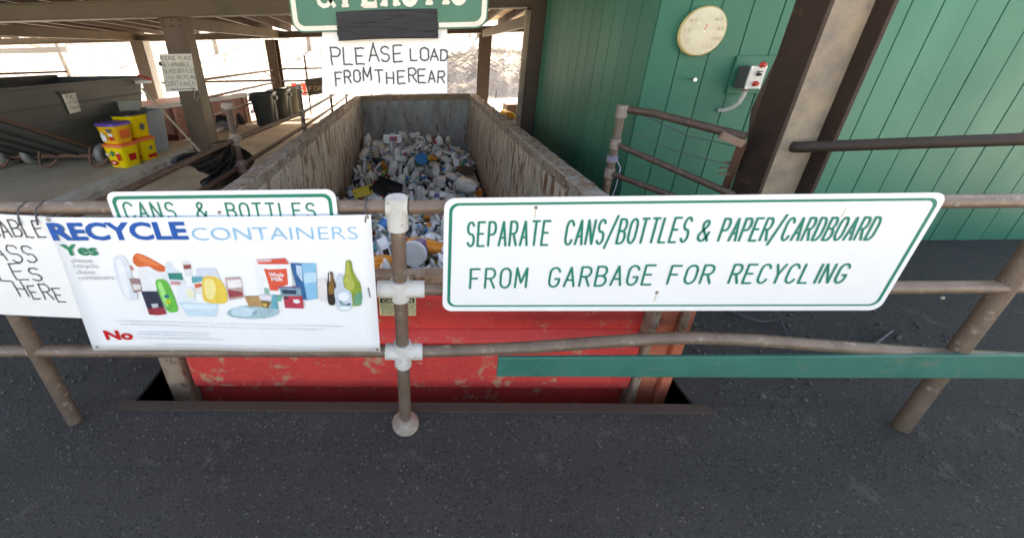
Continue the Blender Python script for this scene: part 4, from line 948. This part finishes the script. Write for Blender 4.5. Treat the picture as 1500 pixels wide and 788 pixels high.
# ================================================================ HOPPER
hp = thing('wheeled_hopper', 'large dark grey wheeled hopper on the raised slab at left', 'hopper', (-5.3,4.9,.15))
hx0, hx1 = -6.1, -4.65
prof = [(3.3,1.26),(3.55,1.15),(5.02,.26),(5.9,.30),(6.28,1.24)]      # (y,z) near top, slope, bottom, far
m = MB()
def hull(x, t): return [(x,y,z) for y, z in prof]
n = len(prof)
m.add(hull(hx1,0)+hull(hx1-.012,0), [tuple(range(n)), tuple(range(2*n-1,n-1,-1))]+[(i,i+n,(i+1)%n+n,(i+1)%n) for i in range(n)])
m.obj('side_plate', M['hopper'], hp)
m = MB(); m.add(hull(hx0,0)+hull(hx0+.012,0), [tuple(range(n)), tuple(range(2*n-1,n-1,-1))]+[(i,i+n,(i+1)%n+n,(i+1)%n) for i in range(n)]); m.obj('side_plate', M['hopper'], hp)
for (a, b), nm in (((prof[0],prof[1]),'front_plate'),((prof[1],prof[2]),'slope_plate'),((prof[2],prof[3]),'bottom_plate'),((prof[3],prof[4]),'rear_plate')):
    MB().hexa([(hx0+.013,a[0],a[1]),(hx1-.013,a[0],a[1]),(hx1-.013,b[0],b[1]),(hx0+.013,b[0],b[1])],[(hx0+.013,a[0],a[1]+.015),(hx1-.013,a[0],a[1]+.015),(hx1-.013,b[0],b[1]+.015),(hx0+.013,b[0],b[1]+.015)]).obj(nm, M['hopper'], hp)
for k in range(4):
    x = hx0+.25+k*.31; MB().bar((x,3.6,1.105),(x,4.98,.27),.022,.03,0,(0,1,1)).obj('rib', M['hopper_dark'], hp)
# seams on the side
for z0_, z1_ in ((1.02,1.00),(.80,.77)):
    y0_ = 3.55+(1.15-z0_)*1.65+.05; MB().bar((hx1+.004,y0_,z0_),(hx1+.004,6.2,z1_),.012,.02).obj('seam_rib', M['hopper_dark'], hp)
MB().bar((hx1+.01,3.3,1.262),(hx1+.01,6.3,1.242),.05,.03).obj('rim', M['hopper'], hp, .004)
MB().bar((hx0,3.3,1.30),(hx0,6.3,1.27),.05,.10).obj('rim', M['hopper_dark'], hp, .004)
MB().bar((hx0,6.30,1.26),(hx1,6.30,1.245),.05,.05).obj('rim', M['hopper_dark'], hp, .004)
MB().tube([(hx0+.2,4.5,1.40),(hx0+.2,6.3,1.36)],.015,8).obj('rod', M['rust_rod'], hp)
MB().tube([(hx1+.05,3.7,1.09),(hx1+.05,5.0,.33),(hx1+.05,5.06,.24)],.016,8).obj('brace_rod', M['rust_rod'], hp)
MB().tube([(-6.9,4.55,.55),(-4.62,5.05,.52)],.014,8).obj('brace_rod', M['rust_rod'], hp)
MB().bar((-6.2,4.98,.27),(-4.6,4.98,.27),.06,.05).obj('axle_bar', M['rust_rod'], hp)
for x in (-4.62,-5.35,-6.05):
    MB().tube([(x,4.86,.40),(x,4.80,.27),(x+.03,4.76,.19),(x+.1,4.74,.165),(x+.2,4.76,.19),(x+.26,4.8,.27)],.018,8).obj('skid_hook', M['rust_rod'], hp)
def wheel(par, c, r, wd, axis='X', m1=M['grey_wheel'], m2=M['elec_dark']):
    R = Matrix.Translation(c)@(RY(90) if axis == 'X' else RX(90))
    w_ = MB().lathe([(r*.6,-wd/2),(r*.93,-wd/2),(r,-wd*.3),(r,wd*.3),(r*.93,wd/2),(r*.6,wd/2)],20,0,R,0,False).obj('wheel', m1, par)
    MB().lathe([(r*.15,-wd*.45),(r*.6,-wd*.3),(r*.6,wd*.3),(r*.15,wd*.45)],16,0,R).obj('hub', m2, w_)
for x in (-4.55,-5.62,-5.98): wheel(hp, (x,4.98,.15+.145), .145, .09)
m = MB().box(-4.64,-4.40,6.1,6.16,1.16,1.20); m.obj('latch_plate', M['white'], hp); MB().tube([(-4.62,6.2,1.28),(-4.4,6.15,1.22)],.02,8).obj('latch_handle', plain('red_reflector',(.5,.04,.03),.3), hp)
# NO ... paper on the hopper side, built in the plane x = const
nn = thing('no_glass_note', 'small paper note with handwritten NO stuck on the grey hopper', 'notice', (-4.62,4.8,.9)); NX = -4.625
q = [at(103,167,X=NX), at(119,163,X=NX), at(110,136,X=NX), at(90,138,X=NX)]
MB().add([tuple(p) for p in q]+[(p.x-.004,p.y,p.z) for p in q], [(0,1,2,3),(7,6,5,4),(0,4,5,1),(1,5,6,2),(2,6,7,3),(3,7,4,0)]).obj('sheet', M['paper_old'], nn)
fX = lambda a, b, l: (NX+.003+l*.0002, a, b)
text(nn, 'NO', q[3].y+.05, q[2].y-.02, q[3].z-.075, .055, 0, .007, M['marker'], .1, fx=fX)
text(nn, 'LITTER', q[3].y+.03, q[2].y-.005, q[3].z-.135, .035, 0, .005, M['marker_grey'], .15, fx=fX)
text(nn, 'TRASH', q[3].y+.035, q[2].y+.0, q[3].z-.205, .035, 0, .005, M['marker_grey'], .15, fx=fX)
MB().box(NX-.004,NX+.002,q[3].y-.03,q[2].y+.0,q[3].z-.005,q[3].z+.03).obj('tape_strip', M['black_plastic'], nn)

# ================================================================ YELLOW TUBS
def tub(name, label, cx, cy, z, w_, d, h, rot, body, lidm, red, group='yellow litter tubs stacked on the raised slab', badge=None, pic=None):
    t = thing(name, label, 'tub', (cx,cy,z), group); R = Matrix.Translation((cx,cy,z))@RZ(rot)
    m = MB(); m.lathe([(.40,0),(.42,.01),(.49,h-.04),(.50,h-.03),(.50,h)],24,0,R@Matrix.Diagonal((w_,d,1,1)),.97); m.obj('body', body, t, 0)
    m = MB(); m.lathe([(.53,h-.02),(.535,h+.008),(.50,h+.02),(.3,h+.022)],24,0,R@Matrix.Diagonal((w_,d,1,1)),.97); m.obj('lid', lidm, t)
    def dec(nm, mat, u0, u1, v0, v1, side='f', e=.004, ellp=False):
        # decal on the sloping front ('f') or right ('r') side
        m = MB(); pts = []
        if ellp:
            for k in range(16): pts.append(((u0+u1)/2+(u1-u0)/2*math.cos(k*math.pi/8), (v0+v1)/2+(v1-v0)/2*math.sin(k*math.pi/8)))
        else: pts = [(u0,v0),(u1,v0),(u1,v1),(u0,v1)]
        vs = []
        for u, v in pts:
            k = .88+.0; f = (.42+(.49-.42)*(v*h-.01)/(h-.05)); s_ = f*(.15+.85*.88)
            if side == 'f': vs.append(R@Vector((u*s_*w_*.95, -s_*d*1.04-e, v*h)))
            else: vs.append(R@Vector((s_*w_*1.04+e, u*s_*d*.95, v*h)))
        m.add(vs, [tuple(range(len(vs)))]); return m.obj(nm, mat, t)
    for a in (red or []): dec('label_print', *(list(a)+(['f'] if len(a) < 6 else [])+([] if len(a) > 6 else [.012])))
    return t
mk = M
W_, R_, DK = M['white'], M['red_print'], M['marker_grey']
tub('litter_tub','bright yellow tub at the bottom front of the stack with red oval label',-4.15,4.84,.15,.38,.32,.31,-14,M['yellow_tub'],M['orange_lid'],
    [(R_,-.7,.25,.12,.36,'f',.006,True),(W_,-.45,.0,.2,.28,'f',.009,True),(M['cream'],-.75,-.35,.55,.68,'f'),(M['green_print'],-.1,.2,.55,.78,'f'),(R_,.45,.85,.35,.68,'f'),(W_,.5,.8,.62,.72,'f',.008),(R_,-.5,.3,.3,.6,'r'),(W_,-.4,.1,.4,.5,'r',.008)])
tub('litter_tub','orange yellow tub with purple lid on top of the front tub',-4.17,4.85,.482,.37,.31,.255,-14,M['yellow_tub2'],M['purple'],
    [(W_,-.65,.0,.15,.48,'f'),(W_,-.5,-.15,.5,.62,'f'),(M['faint_print'],-.62,-.05,.24,.28,'f',.008),(M['faint_print'],-.62,-.05,.34,.38,'f',.008),(DK,.3,.85,.62,.82,'f'),(W_,.4,.9,.42,.56,'f'),(R_,.35,.85,.22,.40,'f'),(M['orange_lid'],-.6,.5,.25,.7,'r'),(W_,-.5,.4,.45,.6,'r',.008)])
tub('litter_tub','yellow tub behind the front tub with small red label low down',-4.12,5.18,.15,.34,.30,.31,-14,M['yellow_tub'],M['orange_lid'],
    [(R_,-.1,.75,.12,.28,'f'),(M['cream'],.1,.5,.45,.62,'f'),(R_,-.6,.6,.12,.28,'r'),(DK,-.2,.2,.5,.66,'r')])
tub('litter_tub','tall yellow tub with black lid and round dark emblem at the back of the stack',-4.19,5.20,.485,.42,.34,.33,-14,M['yellow_tub'],M['black_plastic'],
    [(DK,.3,.75,.25,.55,'f',.005,True),(M['yellow_tub'],.42,.63,.33,.47,'f',.008,True),(DK,-.3,.3,.3,.6,'r',.005,True)])
m = MB(); q = [(-4.46,5.62,.78),(-4.09,5.62,.79),(-4.04,5.62,.955),(-4.05,5.62,.975),(-4.40,5.62,.97),(-4.43,5.62,.955)]
m.add(q+[(a,b+.02,c) for a,b,c in q], [tuple(range(6)), tuple(range(11,5,-1))]+[(i,i+6,(i+1)%6+6,(i+1)%6) for i in range(6)])
o = m.obj('fibre_board', M['beige'], None, .003); o.matrix_world = Matrix.Translation((-.25,.0,-.03)); tag(o,'beige fibre board standing up behind the black lidded tub','board')
bb = thing('recycling_box', 'tall narrow blue grey plastic bin beside the yellow tubs', 'bin', (-4.27,5.56,.15)); R = Matrix.Translation((-4.27,5.56,.15))@RZ(-6)
m = MB(); m.add([R@Vector(p) for p in [(-.13,-.2,0),(.13,-.2,0),(.13,.2,0),(-.13,.2,0),(-.17,-.24,.62),(.17,-.24,.62),(.17,.24,.62),(-.17,.24,.62)]], [(3,2,1,0),(0,1,5,4),(1,2,6,5),(2,3,7,6),(3,0,4,7)]); m.obj('body', M['bluegrey'], bb, .01)
m = MB(); 
for a in ((-.19,.19,-.26,-.235),(-.19,.19,.235,.26),(-.19,-.165,-.235,.235),(.165,.19,-.235,.235)): m.box(*a,.61,.65,0,R)
m.obj('rim', M['bluegrey'], bb, .003)

# ================================================================ BINS AND THINGS BEHIND
def barrel(label, cx, cy, s, m_, rot=0):
    t = thing('rubbish_bin', label, 'bin', (cx,cy,0), 'rubbish bins on the platform'); R = Matrix.Translation((cx,cy,0))@RZ(rot)@Matrix.Scale(s,4)
    MB().lathe([(.20,.03),(.215,.05),(.275,.70),(.28,.72),(.262,.72),(.205,.06)],24,0,R,.7).obj('body', m_, t)
    MB().lathe([(.285,.68),(.300,.70),(.300,.735),(.275,.74)],24,0,R,.7,False).obj('rim', m_, t)
    for a in (-1, 1):
        MB().box(a*.28-.02,a*.28+.02,-.07,.07,.58,.66,0,R).obj('handle', m_, t)
    for k in range(3): MB().box(.205+.0,.245,-.10+.08*k,-.08+.08*k,.08,.62,0,R@RY(0)).obj('rib', m_, t)
    return t
barrel('nearest black rubbish bin on the platform beyond the railing', -3.58, 8.5, 1.02, M['bin_plastic'], 8)
barrel('middle black rubbish bin of the row on the platform', -3.52, 9.35, 1.0, M['bin_plastic'], 5)
barrel('farthest rubbish bin of the row, olive grey', -3.42, 10.0, 1.0, M['bin_grey'], 5)
# timber edge, side rails and back rails of the platform
tag(MB().box(-4.62,-4.46,6.5,10.3,-.02,.06).obj('timber_kerb', M['white'], None, .006), 'timber kerb, sunlight painted white, along the platform edge by the tyres', 'kerb')  # white colour stands in for sun on the timber top
tag(MB().box(-5.9,-4.4,6.45,6.52,.10,.25).obj('steel_channel', M['darkred'], None, .004), 'dark red steel channel behind the raised slab', 'beam')
sr = thing('side_railing', 'dark pipe rails between the two brown posts beside the bins', 'railing', (-3.8,7.9,0))
for z in (1.165,.865,.54): MB().tube([(-3.8,5.86,z),(-3.8,10.0,z+.01)],.022,10).obj('rail', M['pipe'], sr)
MB().tube([(-3.85,9.5,1.15),(-3.75,10.1,.85)],.012,6).obj('strap', M['rust_rod'], sr)
br = thing('back_railing', 'thin dark rails at the far edge of the platform', 'railing', (-3,10.1,0))
for z in (1.19,.885,.575): MB().tube([(-3.68,10.12,z),(-1.2,10.12,z)],.02,8).obj('rail', M['rafter'], br)
for z in (.91,.40): MB().tube([(-7.1,10.12,z),(-3.93,10.12,z)],.028,8).obj('rail', M['rafter'], br)
MB().tube([(-3.0,10.1,0),(-2.985,10.1,1.5)],.022,8).obj('post', M['rafter'], br)
MB().tube([(-1.3,10.1,0),(-1.3,10.1,1.2)],.022,8).obj('post', M['rafter'], br)
fb = thing('brown_board_sign', 'tilted dark brown board with faint lettering hanging on the back rails', 'sign', (-2.8,10.0,.5)); q = [at(452,141,Y=10.05), at(476,137,Y=10.05), at(474,113,Y=10.05), at(446,117,Y=10.05)]
MB().add([tuple(p) for p in q]+[(p.x,p.y+.02,p.z) for p in q], [(0,1,2,3),(7,6,5,4),(0,4,5,1),(1,5,6,2),(2,6,7,3),(3,7,4,0)]).obj('board', M['signbrown'], fb)
text(fb, 'FOR', q[0].x+.04, q[1].x-.04, q[0].z+.14, .11, 10.046, .016, M['dial_print'], .1)
# faded red container with a red and white band
pk = thing('faded_red_container', 'long faded red container in bright daylight beyond the platform', 'container', (-7,12,-.3))
A_, B_ = at(225,160,Z=.62), at(362,141,Z=.62)
d = (B_-A_).normalized(); A_ = A_-d*3.2; nrm = Vector((-d.y,d.x,0)); nrm = nrm if nrm.y > 0 else -nrm
C_ = [A_, B_, B_+nrm*1.8, A_+nrm*1.8]
MB().hexa([Vector((p.x,p.y,-.15)) for p in C_], [Vector((p.x,p.y,.62)) for p in C_]).obj('body', M['pink'], pk, .01)
MB().bar(A_+Vector((0,-.03,.03)), B_+Vector((0,-.03,.03)), .08, .09).obj('top_rail', M['white'], pk)
for k in (.70,.80,.93):
    c = A_.lerp(B_, k); MB().bar(c+Vector((0,-.08,.04)), c+d*.35+Vector((0,-.08,.04)), .02, .10).obj('reflector', M['red'], pk)
for k in range(7):
    c = A_.lerp(B_, k/6.2+.01); MB().bar((c.x,c.y-.04,-.15),(c.x,c.y-.04,.6),.07,.06).obj('side_rib', M['pink'], pk)
rb = thing('striped_barrier', 'red and white barrier beyond the bins at the platform end', 'barrier', (-3.2,11.5,0))
a, b = at(424,152,Y=11.6), at(458,150,Y=11.6)
for k in range(5):
    x0_ = a.x+(b.x-a.x)*k/5; MB().box(x0_,a.x+(b.x-a.x)*(k+1)/5-.004,11.6,11.66,.35,.72).obj('stripe_panel', M['red'] if k % 2 else M['white'], rb)
for x in (a.x+.1,b.x-.1): MB().box(x-.03,x+.03,11.67,11.72,-.3,.7).obj('leg', M['white'], rb)
# tyres
def tyre(label, px, py, z, rot, r=.33):
    c = at(px,py,Z=z); t = thing('old_tyre', label, 'tyre', (c.x,c.y,-.3), 'old tyres dumped beside the platform'); R = Matrix.Translation(c)@rot
    pf = [(r*.58,-.07),(r*.75,-.10),(r*.96,-.085),(r,-.05),(r,.05),(r*.96,.085),(r*.75,.10),(r*.58,.07)]
    MB().lathe(pf+[pf[0]],26,0,R,0,False).obj('tyre_casing', M['rubber'], t)
    MB().lathe([(r*.1,-.03),(r*.5,-.05),(r*.58,-.07),(r*.585,.07),(r*.5,.03),(r*.1,.02)],20,0,R).obj('wheel_disc', M['elec'], t)
tl = [(205,192,.0,RX(75)@RZ(0)),(232,196,.02,RX(20)),(250,180,.12,RX(60)@RY(15)),(262,170,.2,RX(70)@RY(-10)),(312,186,.05,RX(62)@RY(20)),(326,190,.0,RX(50)),(338,182,.02,RX(66)@RY(25)),(385,164,.02,RX(12)),(180,196,-.05,RX(30))]
tl.sort(key=lambda q: q[0])
for k_, (px, py, z, R) in enumerate(tl): tyre(ORDT[k_]+' old black tyre, counted from the left, dumped beside the platform', px, py, z, R)
ph = thing('yellow_hose_coil', 'coil of yellow hose beyond the right rim of the container', 'hose', (2.1,9,-.3))
m = MB(); c = at(738,172,Y=9.0)
for k in range(5):
    m.tube([(c.x+.02*k+(.13+.01*k)*math.cos(t*.5236), 9-.03*k, c.z+(.17-.01*k)*math.sin(t*.5236)) for t in range(13)], .018, 6)
m.obj('coil', M['hose'], ph); MB().tube([(c.x-.05,9,-.3),(c.x-.05,9,c.z+.15)],.015,6).obj('stand', M['rust_rod'], ph)
rbx = thing('rusty_steel_box', 'rusty brown steel box beyond the right rim of the container', 'box', (2.35,9,-.3)); c0, c1 = at(743,155,Y=9.1), at(772,190,Y=9.1)
MB().box(c0.x,c0.x+.62,9.1,9.6,-.3,c0.z).obj('body', M['rust'], rbx, .01); MB().box(c0.x-.02,c0.x+.64,9.08,9.62,c0.z,c0.z+.03).obj('lid', M['wood'], rbx)
MB().tube([(c0.x-.25,9.3,-.3),(c0.x-.25,9.3,.62)],.012,6).obj('rod', M['rust_rod'], rbx)

# ================================================================ RIGHT: RAILING, DIAL, SWITCH BOX
rl = thing('right_side_railing', 'rusty pipe railing along the right side of the container', 'railing', (1.38,2.55,0))
MB().tube([(1.38,2.56,-.004),(1.38,2.56,1.13)],.026,12).obj('post', M['pipe_pale'], rl)
MB().tube([(1.38,2.56,1.10),(1.38,2.56,1.18)],.036,14).obj('elbow', M['fitting_rust'], rl, .004)
for z in (.915,.70):
    MB().tube([(1.38,2.56,z-.035),(1.38,2.56,z+.035)],.034,14).obj('fitting', M['fitting_rust'], rl, .003)
e1, e2, e3 = at(1092,201,Y=2.02), at(1075,286,Y=2.02), at(985,305,Y=2.1)
MB().tube([(1.38,2.58,1.155),(1.52,2.44,1.142),(e1.x,e1.y,e1.z)],.025,12).obj('rail', M['pipe'], rl)
MB().tube([(1.38,2.56,.915),(e2.x,e2.y,e2.z)],.021,12).obj('rail', M['pipe'], rl)
MB().tube([(1.38,2.56,.70),(e3.x+.4,e3.y-.3,e3.z-.04)],.021,12).obj('rail', M['pipe'], rl)
b1, b2 = at(1056,195,Y=2.08), at(1090,208,Y=2.02)
MB().bar(b1+Vector((0,0,-.01)),b2+Vector((0,0,-.01)),.06,.04).obj('bracket', M['rust'], rl, .003)
b3, b4 = at(1088,208,Y=2.06), at(1060,283,Y=2.2)
MB().bar(b3,b4,.04,.025).obj('brace', M['rust_rod'], rl, .002)
for k in range(3):
    c1_ = at(1052+3*k,254-8*k,Y=2.15); MB().bar(c1_,c1_+Vector((.10,-.02,-.005)),.014,.01).obj('tie_bar', M['rust'], rl)
for pts in ([(1.38,2.56,1.03),at(990,222,Y=2.35),at(1075,243,Y=2.1)], [at(940,168,Y=2.5),at(1010,200,Y=2.3),at(1075,214,Y=2.1)]): MB().tube(pts,.003,5).obj('wire', M['wire'], rl)
m = MB()
for k in range(4): m.tube([(1.38+.034*math.cos(t*.7), 2.56+.034*math.sin(t*.7), .79+k*.012+.002*math.sin(t)) for t in range(10)], .004, 5)
m.tube([(1.40,2.53,.80),(1.43,2.52,.75),(1.425,2.52,.60),(1.405,2.53,.45),(1.39,2.53,.3)],.004,5)
tag(m.obj('violet_cord', M['cord']), 'pale violet cord knotted round the right railing post', 'cord')
cl = thing('dial_thermometer', 'round yellowed dial thermometer on the green wall', 'thermometer', (1.91,2.76,1.63)); R = Matrix.Translation((1.913,2.775,1.628))@RX(90)
MB().lathe([(.150,0),(.155,.01),(.155,.024),(.146,.030)],40,0,R,0,True).obj('rim', M['dial_rim'], cl)
MB().lathe([(.145,.0305),(.10,.0335),(.001,.035)],40,0,R,0,False).obj('face', M['dial'], cl)
for s, a in (('120',-62),('100',-25),('80',8),('60',42),('40',140),('20',175),('0',212)):
    ca, sa = math.cos(math.radians(a)), math.sin(math.radians(a)); w_ = .012*len(s)
    text(cl, s, 1.913+ca*.108-w_, 1.913+ca*.108+w_, 1.628+sa*.108-.010, .020, 2.7405, .0028, M['dial_print'], name='numeral')
MB().bar((1.913,2.7395,1.628),(1.925,2.7395,1.67),.002,.004).obj('needle', M['orange_lid'], cl)
MB().lathe([(.006,0),(.005,.006)],12,0,Matrix.Translation((1.913,2.742,1.628))@RX(90)).obj('pivot', M['chrome'], cl)
kn = thing('door_bolt', 'small shiny bolt knob on the green wall under the dial', 'bolt', (1.93,2.78,1.32))
MB().tube([(1.93,2.775,1.322),(1.93,2.75,1.322)],.006,10).obj('shaft', M['elec_dark'], kn); MB().tube([(1.93,2.75,1.322),(1.93,2.72,1.322)],.011,12).obj('knob', M['chrome'], kn, .002)
sb = thing('switch_box', 'grey electric switch box with two red buttons on the green wall', 'switch', (2.33,2.77,1.25))
FYB = 2.655
pa_, pb_ = at(1091,131,Y=FYB), at(1108,97,Y=FYB)
bx0, bz0, bz1 = pa_.x-.002, pa_.z, pb_.z; bx1 = bx0+.105; bcx = (bx0+bx1)/2
MB().box(bx0+.004,bx1-.004,FYB+.0115,2.761,bz0+.004,bz1-.004).obj('enclosure', M['elec_dark'], sb, .005)
MB().box(bx0,bx1,FYB,FYB+.011,bz0,bz1).obj('front_plate', M['plate'], sb, .003)
for dx, dz, mt, r in ((.012,.155,M['button'],.015),(.004,.035,M['button'],.0135),(.004,.095,M['marker'],.009)):
    MB().lathe([(r*1.3,0),(r*1.3,.006),(r,.008),(r*.95,.022),(r*.5,.026)],16,0,Matrix.Translation((bcx+dx,FYB-.0005,bz0+dz))@RX(90)).obj('button', mt, sb)
MB().box(bcx-.008,bcx+.02,FYB-.014,FYB-.001,bz0+.11,bz0+.117).obj('switch_lever', M['marker'], sb)
for x in (bx0+.008,bx1-.008):
    for z in (bz0+.008,bz1-.008): MB().lathe([(.004,0),(.004,.002)],8,0,Matrix.Translation((x,FYB-.0005,z))@RX(90)).obj('screw', M['chrome'], sb)
MB().tube([(bcx,2.71,bz0+.002),(bcx,2.71,bz0-.05),(bcx-.012,2.715,bz0-.10),(bcx-.035,2.73,bz0-.135),(bcx-.07,2.75,bz0-.155),(bcx-.09,2.776,bz0-.16)],.014,12).obj('conduit', M['fitting'], sb)
MB().tube([(bcx,2.71,bz0+.002),(bcx,2.71,bz0-.02)],.02,12).obj('conduit_nut', M['fitting_rust'], sb)
# pipe through the near post
tag(MB().tube([at(1146,213,Y=2.09),at(1168,216,Y=2.0),Vector((3.0,1.72,1.12)),Vector((4.4,1.4,1.10))],.030,12).obj('handrail_pipe', M['rafter']), 'short dark handrail pipe fixed to the near right post', 'pipe')
# debris on the asphalt right of the container
b = MB(); rnd = random.Random(8)
for i in range(420):
    x = rnd.choice((rnd.uniform(1.3,3), rnd.uniform(-3,-1.5))); y = rnd.uniform(1.25,2.4); s = rnd.uniform(.003,.014)
    b.lathe([(s*.6,0),(s,s*.5),(s*.5,s)],5,0,Matrix.Translation((x,y,-.003))@RZ(rnd.uniform(0,360)))
struct(b.obj('gravel', M['grit']), 'stuff')
tag(MB().tube([(1.9,1.9,.01),(2.0,1.75,.03),(2.15,1.78,.02),(2.05,1.62,.01),(2.3,1.5,.02),(2.7,1.7,.01)],.008,6).obj('black_cable', M['marker']), 'black cable lying on the asphalt right of the container', 'cable')

b = MB(); rnd = random.Random(18)
for i in range(700):
    x = rnd.uniform(-2.2,3.0); y = 1.2-abs(rnd.gauss(0,.16)); q = rnd.uniform(.002,.007)
    b.lathe([(q*.6,0),(q,q*.5),(q*.5,q)],5,0,Matrix.Translation((x,y,-.001))@RZ(rnd.uniform(0,360)))
struct(b.obj('gravel', M['grit']), 'stuff')

struct(MB().box(TX0-.05,TX1+.05,TY0-.045,TY0+.004,-.10,.008).obj('pit_edge', M['rafter'], None, .003))
for px_, py_, pw in ((785,304,.004),(962,428,.005),(1240,302,.004)):
    q = at(px_,py_,Y=SY); m = MB(); ribbon(m, [(q.x,q.z-.008),(q.x+.001,q.z-.02),(q.x-.001,q.z-.038)], pw*.7, lambda x,z,l: (x,SY-.0007,z), 1); m.obj('rust_run', plain('rust_stain',(.55,.42,.30),.6), bs)
